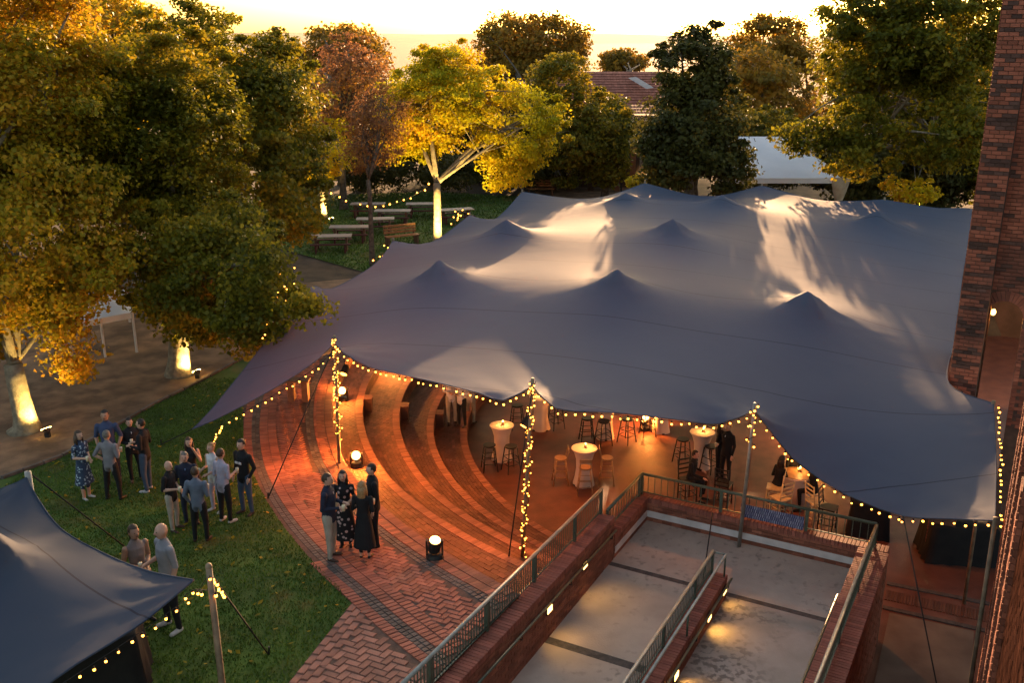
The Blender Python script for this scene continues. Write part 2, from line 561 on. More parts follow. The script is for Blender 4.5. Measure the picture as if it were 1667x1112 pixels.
# grass blades on the lawn
def blades(name, inside, bb, n, hmin, hmax, seed, zf, wd=0.012):
    rs = np.random.RandomState(seed)
    P = []
    while len(P) < n:
        x = rs.uniform(bb[0], bb[1]); y = bb[2] + (bb[3] - bb[2]) * rs.rand() ** 1.25
        if inside(x, y): P.append((x, y, zf(x, y)))
    P = np.array(P)
    a = rs.uniform(0, 2 * PI, n); h = rs.uniform(hmin, hmax, n)
    wv = np.stack([np.cos(a), np.sin(a), 0 * a], 1) * wd
    tip = P + np.stack([rs.normal(0, 0.35, n) * h, rs.normal(0, 0.35, n) * h, h], 1)
    V = np.stack([P - wv, P + wv, tip], 1).reshape(-1, 3)
    me = bpy.data.meshes.new(name)
    me.vertices.add(3 * n); me.vertices.foreach_set('co', V.ravel())
    me.loops.add(3 * n); me.loops.foreach_set('vertex_index', np.arange(3 * n, dtype=np.int32))
    me.polygons.add(n)
    me.polygons.foreach_set('loop_start', np.arange(0, 3 * n, 3, dtype=np.int32))
    me.update(calc_edges=True)
    me.materials.append(M['grass'])
    return link_mesh(name, me)
tag(blades('grass', lawn_in, (-11.5, -2.0, 10.5, 28), 70000, 0.025, 0.06, 5, terr), 'short green grass of the front lawn', 'grass', kind='stuff')
def fallen(name, inside, bb, n, seed, zf):
    rs = np.random.RandomState(seed); m = MB()
    while len(m.f) < n:
        x = rs.uniform(bb[0], bb[1]); y = rs.uniform(bb[2], bb[3])
        if not inside(x, y): continue
        a = rs.uniform(0, 6.28); r_ = rs.uniform(.03, .07); z = zf(x, y) + rs.uniform(.03, .06)
        u = Vector((math.cos(a), math.sin(a), rs.uniform(-.4, .4))) * r_; v = Vector((-math.sin(a), math.cos(a), rs.uniform(-.4, .4))) * r_ * .6
        c = Vector((x, y, z)); m.add([c - u, c + v, c + u, c - v], [(0, 1, 2, 3)])
    return m.build(name, M['leaf_left'])
tag(fallen('fallen_leaves', lawn_in, (-12, -2.0, 10.5, 28), 420, 8, terr), 'dry fallen leaves scattered over the front lawn', 'leaves', kind='stuff')
# lawn at the back with the picnic tables
bl = [gs(px, py) for px, py in ((440, 400), (600, 445), (700, 420), (830, 360), (860, 320), (700, 312), (520, 318), (420, 350))]
back_lawn, bl_in, bl_bb = sheet('lawn', [(p.x, p.y) for p in bl], terr, M['lawn'], 1.5, 0.004)
tag(blades('grass', bl_in, bl_bb, 16000, 0.05, 0.1, 6, lambda x, y: zt(y) + 0.004, 0.03), 'short green grass of the back lawn by the picnic tables', 'grass', kind='stuff')
bp = [gs(px, py) for px, py in ((395, 470), (590, 452), (700, 425), (700, 520), (440, 545))]
sheet('path', [(p.x, p.y) for p in bp], terr, M['old_paving'], 1.2, 0.008)
bp = [(lawn_edge[0].x - 3, lawn_edge[0].y + 0.15)] + [(p.x, p.y + 0.12) for p in lawn_edge] + [(-9.5, 36), (-15.5, 34), (-20, 27), (-22, 21)]
sheet('path', bp, terr, M['old_paving'], 1.0, 0.006)
k = MB()
for i in range(len(lawn_edge) - 1):
    a, b = lawn_edge[i], lawn_edge[i + 1]
    nseg = max(1, int((b - a).length / 0.5))
    for q in range(nseg):
        p0 = a.lerp(b, (q + 0.03) / nseg); p1 = a.lerp(b, (q + 0.97) / nseg)
        k.bar(p0 + Vector((0, 0.06, 0.03)), p1 + Vector((0, 0.06, 0.03)), 0.09, 0.07)
tag(k.build('kerb', M['sett']), kind='structure')
rp_back = [gs(px, py) for px, py in ((860, 330), (1035, 330), (1050, 285), (900, 280))]
sheet('path', [(p.x, p.y) for p in rp_back], terr, M['old_paving'], 2.0, 0.006)

# ---- sunken court floor
fl = [arc('E4', i / 24) for i in range(25)]
fl = [p for p in fl]
court_poly = fl + [tuple(rp(20.0, -6.8)[:2]), tuple(rp(19.05, -6.5)[:2]), tuple(rp(19.0, -1.8)[:2]), tuple(rp(6.0, -1.8)[:2]), (32, 3.0), (32, 46), (-2, 46)]
court, court_in, court_bb = sheet('court_floor', court_poly, lambda x, y: FLOOR, M['floor_brick'], 2.0)

# ---- brick pieces
def cuboid_brick(name, L, W, Hh, mat, ch=0.006):
    m = MB()
    x, y = L / 2, W / 2
    m.add([(-x, -y, -Hh), (x, -y, -Hh), (x, y, -Hh), (-x, y, -Hh), (-x, -y, -ch), (x, -y, -ch), (x, y, -ch), (-x, y, -ch),
           (-x + ch, -y + ch, 0), (x - ch, -y + ch, 0), (x - ch, y - ch, 0), (-x + ch, y - ch, 0)],
          [(0, 1, 5, 4), (1, 2, 6, 5), (2, 3, 7, 6), (3, 0, 4, 7), (4, 5, 9, 8), (5, 6, 10, 9), (6, 7, 11, 10), (7, 4, 8, 11), (8, 9, 10, 11)])
    return m.mesh(name, mat)
def place_bricks(parent, me, places, cap, name='brick'):
    """places: (Vector, Matrix3); the ones nearest to the camera are objects of their own, the rest one stuff part"""
    c = Vector((0, 0, CAM_Z))
    places = sorted(places, key=lambda q: (q[0] - c).length)
    for p, Mx in places[:cap]:
        o = bpy.data.objects.new(name, me)
        COL.objects.link(o)
        o.matrix_local = Matrix.Translation(p) @ Mx.to_4x4()
        pin(o, parent, False)
    rest = places[cap:]
    if rest:
        m = MB()
        base = [Vector(v.co) for v in me.vertices]
        faces = [tuple(q.vertices) for q in me.polygons]
        for p, Mx in rest:
            m.add([Mx @ v + p for v in base], faces)
        o = m.build(name, me.materials[0], parent)
        tag(o, kind='stuff')
def slope_rot(az):
    ax = Vector((math.cos(az), math.sin(az), 0)); up = Vector((0, 0.10, 1)).normalized()
    ax = (ax - up * ax.dot(up)).normalized()
    return Matrix((ax, up.cross(ax), up)).transposed()
def herring(inside, bb, L, W, gap, az, seed):
    rs = random.Random(seed)
    out = []
    ca, sa = math.cos(az), math.sin(az)
    cx, cy = (bb[0] + bb[1]) / 2, (bb[2] + bb[3]) / 2
    n = int(max(bb[1] - bb[0], bb[3] - bb[2]) / W) + 6
    for i in range(-n, n):
        for j in range(-n // 2, n // 2):
            # classic 2:1 herringbone: horizontal at (i + 4j.., i), vertical next to it
            bx = (i + 4 * j) * W; by = i * W
            for hor in (True, False):
                if hor: u, v = bx + L / 2, by + W / 2
                else: u, v = bx + 2.5 * W, by
                x = cx + u * ca - v * sa; y = cy + u * sa + v * ca
                if not (bb[0] < x < bb[1] and bb[2] < y < bb[3]) or not inside(x, y): continue
                a = az + (0 if hor else PI / 2) + rs.gauss(0, 0.006)
                out.append((Vector((x, y, zt(y) + 0.012 + rs.gauss(0, 0.0025))), slope_rot(a)))
    return out
# paving sheet (joint sand) with bands of bricks
pav_poly = [arc('lawn', i / 40) for i in range(41)] + [arc('E0', i / 40) for i in range(40, -1, -1)]
pav_poly = [p for p in pav_poly]
terrace, _, _ = sheet('terrace', pav_poly, terr, M['mortar'], 0.7, -0.002)
RNGP = random.Random(11)
LB, WB = 0.215, 0.1075
me_p = cuboid_brick('brick', LB - 0.008, WB - 0.008, 0.05, M['paver'])
ins = lambda x, y: cdist((x, y), 'b1') < -0.42 and cdist((x, y), 'b2') > 0.30 and sn_of(Vector((x, y, 0)))[1] < -7.12 and y < 36
place_bricks(terrace, me_p, herring(ins, (-8, 3, 9.5, 30), LB, WB, 0, PI / 2 - RA, 21), 300)
def course(kind, off, Lr, Wa, me, parent, cap, t0=0.0, t1=1.0, zoff=0.012, gapf=1.0, pred=None, zf=None):
    """a course of bricks standing radially along an edge circle; off = distance outwards of the edge"""
    c = CIRC[kind]; a0, a1 = ANG[kind]
    r = c[2] + off
    A0 = a0 + (a1 - a0) * t0; A1 = a0 + (a1 - a0) * t1
    n = int(abs(A1 - A0) * r / Wa)
    out = []
    for i in range(n):
        a = A0 + (A1 - A0) * (i + 0.5) / n
        x = c[0] + r * math.cos(a); y = c[1] + r * math.sin(a)
        if pred and not pred(x, y): continue
        z = (zf(y) if zf else zt(y)) + zoff + RNGP.gauss(0, 0.002)
        out.append((Vector((x, y, z)), slope_rot(a + RNGP.gauss(0, 0.006)) if zf is None else Matrix.Rotation(a, 3, 'Z')))
    place_bricks(parent, me, out, cap)
left_of = lambda x, y: sn_of(Vector((x, y, 0)))[1] < -7.08
out_ok = lambda x, y: left_of(x, y) and cdist((x, y), 'lawn') < -0.02 and y < 34
me_s = cuboid_brick('brick', LB - 0.008, WB - 0.008, 0.05, M['paver'])
me_sett = cuboid_brick('sett', 0.095, 0.10, 0.05, M['sett'])
place_list = []
for r_i in range(-1, 12):       # soldier courses between the lawn edge and the inner sett line
    off = 0.30 + r_i * LB
    if r_i < 0: continue
    course('b1', off, LB, WB, me_s, terrace, 60 if r_i == 0 else 25, 0.05, 1.0, pred=out_ok)
course('b1', 0.05, 0.1, 0.11, me_sett, terrace, 80, 0.05, 1.0, 0.010, pred=left_of)
course('b1', 0.155, 0.1, 0.11, me_sett, terrace, 80, 0.05, 1.0, 0.010, pred=left_of)
course('b1', -0.11, LB, WB, me_s, terrace, 60, 0.05, 1.0, pred=left_of)
course('b1', -0.325, LB, WB, me_s, terrace, 60, 0.05, 1.0, pred=left_of)
course('b2', 0.05, 0.1, 0.11, me_sett, terrace, 80, 0.05, 1.0, 0.010, pred=left_of)
course('b2', 0.155, 0.1, 0.11, me_sett, terrace, 60, 0.05, 1.0, 0.010, pred=left_of)
course('b2', -0.115, LB, WB, me_s, terrace, 60, 0.05, 1.0, pred=left_of)
# approach path of larger worn pavers in the foreground
path_poly = [(p[0] - 0.0, p[1]) for p in [arc_l[-1]]] + [(e1.x, e1.y)] + [tuple(rp(7.4, -6.75)[:2])]
q0 = [arc('lawn', i / 60) for i in range(61)]
q0 = [p for p in q0 if p[1] < arc_l[-1][1]]
app_poly = [arc_l[-1]] + q0 + [tuple(rp(8.2, -6.75)[:2]), (e1.x, e1.y)]
approach, app_in, app_bb = sheet('paved_path', app_poly, terr, M['mortar'], 0.7, -0.002)
me_g = cuboid_brick('brick', 0.242, 0.117, 0.05, M['paver_grey'])
nd = Vector((-d_.y, d_.x))
def edge_d(x, y):
    v = Vector((x, y)) - Vector(arc_l[-1])
    return abs(v.dot(nd))
ap_ins = lambda x, y: app_in(x, y) and edge_d(x, y) > 0.42 and cdist((x, y), 'lawn') > 0.05 and left_of(x, y)
place_bricks(approach, me_g, herring(ap_ins, app_bb, 0.25, 0.125, 0, PI / 2 - RA, 22), 300)
az = math.atan2(d_.y, d_.x)
sgn = 1 if (Vector(rp(10, -6.75)[:2]) - Vector(arc_l[-1])).dot(nd) > 0 else -1
ed = []
for r_i in range(3):
    for i in range(28):
        v = Vector(arc_l[-1]) + d_ * (0.15 + i * 0.25 + (r_i % 2) * 0.12) + nd * sgn * (0.07 + r_i * 0.125)
        ed.append((Vector((v.x, v.y, zt(v.y) + 0.012)), slope_rot(az)))
place_bricks(approach, me_g, ed, 84)

# ---- amphitheatre tiers
EK = ['E0', 'E1', 'E2', 'E3', 'E4']
def tier_z(k, y):
    fr = k / 5.0
    return zt(y) * (1 - fr) + FLOOR * fr
me_n = cuboid_brick('brick', 0.21, 0.10, 0.055, M['nosing'])
NT = 64
for k in range(1, 6):
    outer = EK[k - 1]
    tier = None
    m = MB()
    if k <= 4:
        inner = EK[k]
        # solid core of the step: top a little below the bricks, riser at the outer edge
        V = []
        for i in range(NT + 1):
            t = i / NT
            a = arc(outer, t); b = arc(inner, t)
            V += [(a[0], a[1], tier_z(k, a[1]) - 0.015), (b[0], b[1], tier_z(k, b[1]) - 0.015), (b[0], b[1], FLOOR - 0.02)]
        F = []
        for i in range(NT):
            o_ = i * 3
            F += [(o_, o_ + 3, o_ + 4, o_ + 1), (o_ + 1, o_ + 4, o_ + 5, o_ + 2)]
        m.add(V, F)
        tier = tag(m.build('seating_tier', M['mortar']), kind='structure')
        # running-bond bricks over the step, laid along the arc
        bm_ = MB(); rs = random.Random(30 + k)
        c0 = CIRC[outer]
        nrow = 11
        for r_i in range(nrow):
            f0 = (r_i + 0.03) / (nrow + 0.0); f1 = (r_i + 0.97) / (nrow + 0.0)
            arcl = abs(ANG[outer][1] - ANG[outer][0]) * c0[2]
            nb = int(arcl / 0.22)
            for i in range(nb):
                t0 = (i + (0.5 if r_i % 2 else 0) + 0.02) / nb; t1 = t0 + 0.95 / nb
                if t1 > 1: continue
                P = []
                for (t, f) in ((t0, f0), (t1, f0), (t1, f1), (t0, f1)):
                    a = arc(outer, t); b = arc(inner, t)
                    x = a[0] + (b[0] - a[0]) * f; y = a[1] + (b[1] - a[1]) * f
                    P.append(Vector((x, y, tier_z(k, y))))
                if (P[2] - P[0]).length < 0.03: continue
                dz = rs.gauss(0, 0.002)
                Q = [p - Vector((0, 0, 0.03)) for p in P] + [p + Vector((0, 0, dz)) for p in P]
                bm_.add(Q, [(4, 5, 6, 7), (0, 1, 5, 4), (1, 2, 6, 5), (2, 3, 7, 6), (3, 0, 4, 7)])
        tag(bm_.build('brick', M['tier_brick'], tier), kind='stuff')
    # riser of bricks below the outer edge
    rm = MB()
    for i in range(NT):
        t0, t1 = i / NT, (i + 1) / NT
        a = arc(outer, t0); b = arc(outer, t1)
        za, zb = tier_z(k - 1, a[1]), tier_z(k - 1, b[1])
        ya, yb = tier_z(k, a[1]), tier_z(k, b[1])
        for r_i in range(5):
            g0, g1 = (r_i + 0.06) / 5, (r_i + 0.94) / 5
            cc = CIRC[outer]
            na = (Vector((cc[0], cc[1], 0)) - Vector((a[0], a[1], 0))).normalized() * 0.012
            rm.add([Vector((a[0], a[1], ya + (za - ya) * g0)) + na, Vector((b[0], b[1], yb + (zb - yb) * g0)) + na,
                    Vector((b[0], b[1], yb + (zb - yb) * g1)) + na, Vector((a[0], a[1], ya + (za - ya) * g1)) + na], [(0, 1, 2, 3)])
    par = tier if tier else court
    tag(rm.build('riser', M['tier_brick'], par), kind='stuff')
    course(outer, 0.085, 0.21, 0.105, me_n, terrace if k == 1 else prev_tier, 170, 0.1, 1.0, 0.018, pred=left_of, zf=lambda y, kk=k - 1: tier_z(kk, y))
    if tier: prev_tier = tier
course('E0', 0.31, 0.21, 0.105, me_n, terrace, 110, 0.2, 1.0, 0.014, pred=left_of)

# ---- ramp beside the court
ramp = tag(empty('ramp', rp(14, -5, LAND)), kind='structure')
LSL = 0.02     # the left lane falls towards the viewer
def slab(s0, s1, n0, n1, z0f, mat, nm='slab'):
    m = MB()
    P = [rp(s0, n0), rp(s0, n1), rp(s1, n1), rp(s1, n0)]
    Z = [z0f(s0), z0f(s0), z0f(s1), z0f(s1)]
    m.hexa([(p.x, p.y, z - 0.25) for p, z in zip(P, Z)] + [(p.x, p.y, z) for p, z in zip(P, Z)])
    return m.build(nm, mat, ramp)
zl = lambda s: LAND - max(0, 16.6 - s) * LSL
zr = lambda s: LAND - max(0, 16.6 - s) * 0.01
zflat = lambda s: LAND
slab(16.8, 18.85, -6.7, -4.53, zflat, M['concrete'])
slab(16.8, 18.85, -4.528, -2.15, zflat, M['concrete'])
jo = lambda f: (lambda s: f(s) - 0.006)
for a, b, n0, n1, f, mt in ((13.9, 16.65, -6.7, -4.55, zl, 'concrete'), (10.9, 13.7, -6.7, -4.55, zl, 'concrete'), (6.5, 10.75, -6.7, -4.55, zl, 'concrete'),
                            (13.75, 16.65, -4.23, -2.15, zr, 'concrete_stained'), (10.9, 13.6, -4.23, -2.15, zr, 'concrete_stained'), (6.5, 10.75, -4.23, -2.15, zr, 'concrete_stained')):
    slab(a, b, n0, n1, f, M[mt])
for a, b, n0, n1, f in ((16.65, 16.8, -6.7, -4.53, jo(zl)), (16.65, 16.8, -4.23, -2.15, jo(zr)), (13.7, 13.9, -6.7, -4.55, jo(zl)), (10.75, 10.9, -6.7, -4.55, jo(zl)),
                        (13.6, 13.75, -4.23, -2.15, jo(zr)), (10.75, 10.9, -4.23, -2.15, jo(zr))):
    slab(a, b, n0, n1, f, M['joint_strip'], 'joint_strip')

def brick_face(p0, u, h, w, v=Vector((0, 0, 1)), nrm=None, bl=0.22, bh=0.075, dep=0.018, seed=1, skip=None, gap=0.010):
    """list of brick boxes on a wall face: p0 lower corner, u unit vector along, w width, h height"""
    rs = random.Random(seed)
    out = []
    rows = int(h / bh)
    for r_i in range(rows):
        x = -bl / 2 if r_i % 2 else 0.0
        while x < w:
            a, b = max(0, x), min(w, x + bl)
            if b - a > 0.03:
                z0 = r_i * bh
                if not (skip and skip((a + b) / 2, z0 + bh / 2)):
                    dd = dep + rs.gauss(0, 0.002)
                    A = p0 + u * (a + gap / 2) + v * (z0 + gap / 2); B = p0 + u * (b - gap / 2) + v * (z0 + gap / 2)
                    C = B + v * (bh - gap); Dq = A + v * (bh - gap)
                    out.append((A, B, C, Dq, nrm * dd))
            x += bl
    return out
def bricks_mesh(lst):
    m = MB()
    for A, B, C, Dq, n_ in lst:
        m.add([A, B, C, Dq, A + n_, B + n_, C + n_, Dq + n_], [(4, 5, 6, 7), (0, 1, 5, 4), (1, 2, 6, 5), (2, 3, 7, 6), (3, 0, 4, 7)])
    return m

def low_wall(name, label, s0, s1, n0, n1, zb, zt0, zt1, faces, cop_w=None, cop_mat='coping', white=None, cap=120, along='s'):
    """brick wall in ramp coordinates with bricks on edge as coping"""
    t = thing(name, label, 'wall', rp((s0 + s1) / 2, (n0 + n1) / 2, zb))
    m = MB()
    P = [rp(s0, n0), rp(s0, n1), rp(s1, n1), rp(s1, n0)]
    ZT = ([zt0, zt0, zt1, zt1] if along == 's' else [zt0, zt1, zt1, zt0])
    m.hexa([(p.x, p.y, zb) for p in P] + [(p.x, p.y, z - 0.10) for p, z in zip(P, ZT)])
    m.build('core', M['mortar'], t)
    bb = []
    for fc in faces:
        if fc == 'n1': p0, u, L, nr = rp(s0, n1, zb), RD, s1 - s0, RN
        elif fc == 'n0': p0, u, L, nr = rp(s0, n0, zb), RD, s1 - s0, -RN
        elif fc == 's0': p0, u, L, nr = rp(s0, n0, zb), RN, n1 - n0, -RD
        else: p0, u, L, nr = rp(s1, n0, zb), RN, n1 - n0, RD
        top = lambda x, fc=fc: (zt0 + (zt1 - zt0) * x / max(L, 0.01) if (along == 's') == (fc in ('n0', 'n1')) else max(zt0, zt1) if fc == 's1' else zt0)
        bb += brick_face(p0, u, max(zt0, zt1) - zb, L, nrm=nr, seed=int(abs(s0 * 31 + n0 * 7)), skip=lambda x, z: zb + z > top(x) - 0.13)
    o = bricks_mesh(bb).build('brick', M['wall_brick'], t)
    tag(o, kind='stuff')
    # coping: bricks laid on edge across the wall
    wdt = (n1 - n0) if along == 's' else (s1 - s0)
    ln = (s1 - s0) if along == 's' else (n1 - n0)
    me = cuboid_brick('coping_brick', wdt + 0.05, 0.070, 0.11, M[cop_mat])
    out = []
    cnt = int(ln / 0.078)
    for i in range(cnt):
        f = (i + 0.5) / cnt
        z = zt0 + (zt1 - zt0) * f + rnd.gauss(0, 0.002)
        if along == 's':
            p = rp(s0 + ln * f, (n0 + n1) / 2, z); a = math.atan2(RN.y, RN.x)
        else:
            p = rp((s0 + s1) / 2, n0 + ln * f, z); a = math.atan2(RD.y, RD.x)
        out.append((p, Matrix.Rotation(a + rnd.gauss(0, 0.005), 3, 'Z')))
    place_bricks(t, me, out, cap, 'coping_brick')
    return t
# left wall between terrace and ramp: its top follows the railing
wl_ = low_wall('ramp_wall', 'red brick wall with a coping of bricks on edge between the terrace and the concrete ramp', 6.5, 16.9, -7.02, -6.70, FLOOR, 0.10, 0.05, ['n1', 's1'])
wb_ = low_wall('landing_wall', 'short low brick wall beside the landing next to the curved seating', 16.95, 18.85, -6.98, -6.70, FLOOR, -0.40, -0.40, ['n1', 'n0'])
wf_ = low_wall('landing_wall', 'brick wall with a white painted band at the far end of the landing', 18.85, 19.10, -6.98, -1.62, FLOOR, -0.40, -0.40, ['s0', 's1'], along='n')
wr_ = low_wall('ramp_wall', 'red brick wall with coping along the right side of the ramp', 6.5, 18.8, -2.15, -1.62, FLOOR, -0.36, -0.40, ['n1', 'n0'])
wc_ = low_wall('ramp_wall', 'narrow red brick wall dividing the two lanes of the ramp', 6.5, 16.6, -4.55, -4.23, -1.9, -0.47, -0.45, ['n1', 's1', 'n0'])
for par, a, b in ((wf_, rp(18.835, -6.68, LAND + 0.18), rp(18.835, -2.17, LAND + 0.18)), (wb_, rp(16.98, -6.685, LAND + 0.18), rp(18.81, -6.685, LAND + 0.18))):
    m = MB()
    m.bar(a, b, 0.022, 0.15)
    m.build('white_band', M['white_band'], par)
# low retaining face below the terrace edge by the approach, seen right of the left wall: court side closing
def railing(name, label, pts, h, spacing, post_every, mat_top='grey_paint', base_gap=0.07, first_post=True, posts=None):
    t = thing(name, label, 'railing', pts[0])
    for i in range(len(pts) - 1):
        a, b = Vector(pts[i]), Vector(pts[i + 1])
        m = MB(); m.tube([a + Vector((0, 0, h)), b + Vector((0, 0, h))], 0.034, 10)
        m.build('handrail', M[mat_top], t, True)
        m = MB(); m.bar(a + Vector((0, 0, base_gap)), b + Vector((0, 0, base_gap)), 0.035, 0.02)
        m.build('bottom_rail', M['green_paint'], t)
        L = (b - a).length
        n = int(L / spacing)
        bm_ = MB(); bm_.box((0, 0, (h + base_gap) / 2), (0.014, 0.014, h - base_gap))
        bme = bm_.mesh('baluster', M['green_paint'])
        pm_ = MB(); pm_.box((0, 0, h / 2), (0.065, 0.045, h))
        pme = pm_.mesh('post', M['green_paint'])
        az = math.atan2((b - a).y, (b - a).x)
        for k_ in range(n + 1):
            p = a.lerp(b, k_ / n)
            ispost = k_ % post_every == 0 or k_ == n
            o = bpy.data.objects.new('post' if ispost else 'baluster', pme if ispost else bme)
            COL.objects.link(o)
            o.location = p; o.rotation_euler = (0, 0, az)
            pin(o, t, False)
    return t
railing('railing', 'long green and grey railing climbing along the terrace side of the ramp', [rp(7.0, -6.97, 0.10), rp(16.85, -6.97, 0.05)], 0.56, 0.085, 20)
railing('railing', 'green railing round the ramp landing in front of the dining tables', [rp(17.0, -6.88, -0.40), rp(18.97, -6.88, -0.40), rp(18.97, -1.9, -0.40)], 0.5, 0.15, 12, 'green_paint')
railing('railing', 'grey railing on the brick wall along the right edge of the ramp', [rp(18.9, -1.9, -0.40), rp(7.0, -1.9, -0.36)], 0.5, 0.13, 14)
railing('railing', 'green railing on the left side of the wall dividing the ramp lanes', [rp(7.0, -4.50, -0.47), rp(16.52, -4.50, -0.45)], 0.47, 0.085, 20)
# second smooth rail on the divider with a looped end, and wall handrails
t = thing('handrail', 'grey tubular handrail with a square end loop on the dividing wall', 'handrail', rp(16, -4.26, -0.45))
m = MB(); m.tube([rp(7.0, -4.25, -0.02), rp(16.52, -4.25, 0.01), rp(16.52, -4.49, 0.01)], 0.026, 8)
m.build('rail', M['grey_paint'], t, True)
for s_ in (16.5, 14.3, 12.1, 9.9):
    m = MB(); m.tube([rp(s_, -4.25, -0.45), rp(s_, -4.25, 0.0)], 0.018, 8); m.build('post', M['green_paint'], t, True)
for nm, n_, side, s0, s1, z0, lab in (('handrail', -6.62, 1, 7.0, 16.85, -0.28, 'green handrail fixed to the inner face of the left ramp wall'),
                                      ('handrail', -4.15, 1, 7.0, 16.7, -0.62, 'green handrail fixed to the right face of the dividing wall'),
                                      ('handrail', -2.23, -1, 7.0, 17.0, -0.58, 'grey handrail fixed to the inner face of the right ramp wall')):
    t = thing('handrail', lab, 'handrail', rp(s1, n_, z0))
    m = MB(); m.tube([rp(s0, n_, z0 + 0.05), rp(s1, n_, z0 + 0.05)], 0.024, 8); m.build('rail', M['green_paint'], t, True)
    for i in range(5):
        s_ = s0 + (s1 - s0) * (i + 0.9) / 5
        m = MB(); m.tube([rp(s_, n_, z0 + 0.03), rp(s_, n_, z0 - 0.06), rp(s_, n_ - 0.085 * side, z0 - 0.06)], 0.011, 6); m.build('bracket', M['black_plastic'], t, True)
# bulkhead lamps in the ramp walls
def on_n(px, py, n_):
    d = ray(px, py); k_ = n_ / (d.x * RN.x + d.y * RN.y)
    return (d.x * RD.x + d.y * RD.y) * k_, CAM_Z + d.z * k_
for px, py, n_, lab in ((951, 920, -6.685, 'glowing bulkhead lamp in the left ramp wall nearest the landing'), (893, 992, -6.685, 'second glowing bulkhead lamp in the left ramp wall'),
                        (1178, 962, -4.21, 'dim bulkhead lamp at the end of the dividing wall'), (1153, 1005, -4.21, 'glowing bulkhead lamp in the dividing wall lighting the stained slab'), (1099, 1100, -4.21, 'glowing bulkhead lamp at the bottom of the dividing wall')):
    s_, z_ = on_n(px, py, n_)
    z_ = max(z_, LAND + 0.14)
    t = thing('wall_lamp', lab, 'lamp', rp(s_, n_, z_), group='lamps in the ramp walls')
    Mz = Matrix.Rotation(math.atan2(RD.y, RD.x), 3, 'Z')
    m = MB(); m.box(rp(s_, n_ + 0.01, z_), (0.22, 0.03, 0.15), Mz); m.build('housing', M['black_plastic'], t)
    m = MB(); m.box(rp(s_, n_ + 0.028, z_), (0.18, 0.012, 0.11), Mz); m.build('diffuser', M['wall_lamp'], t)
    spot('lamp_light', t, rp(s_, n_ + 0.07, z_ + 0.02), rp(s_, n_ + 0.6, z_ - 0.6), (1.0, 0.55, 0.12), 3.5 if 'dim' in lab else 9, 120, 0.9, 0.05)
# lower yard right of the ramp
c_ = [gz(1448, 1000, FLOOR), gz(1585, 1030, FLOOR), gz(1575, 1200, FLOOR), gz(1405, 1200, FLOOR)]
m = MB(); m.hexa([tuple(p + Vector((0, 0, 0.0))) for p in (c_[3], c_[2], c_[1], c_[0])] + [tuple(p + Vector((0, 0, 0.03))) for p in (c_[3], c_[2], c_[1], c_[0])])
tag(m.build('yard_slab', M['slab_old']), kind='structure')
for a_, b_ in (((1437, 989), (1612, 1029)), ((1444, 950), (1612, 984))):
    m = MB(); m.bar(gz(*a_, FLOOR + 0.012), gz(*b_, FLOOR + 0.012), 0.13, 0.03)
    tag(m.build('drain_strip', M['joint_strip']), kind='structure')
yb = []
for i in range(34):
    f = (i + 0.5) / 34
    p = gz(1441 + 168 * f, 968 + 37 * f, FLOOR + 0.02)
    dv = gz(1609, 1005, FLOOR) - gz(1441, 968, FLOOR)
    yb.append((p, Matrix.Rotation(math.atan2(dv.y, dv.x) + PI / 2, 3, 'Z')))
yme = cuboid_brick('brick', 0.42, dv.length / 34 - 0.01, 0.05, M['tier_brick'])
place_bricks(court, yme, yb, 34)

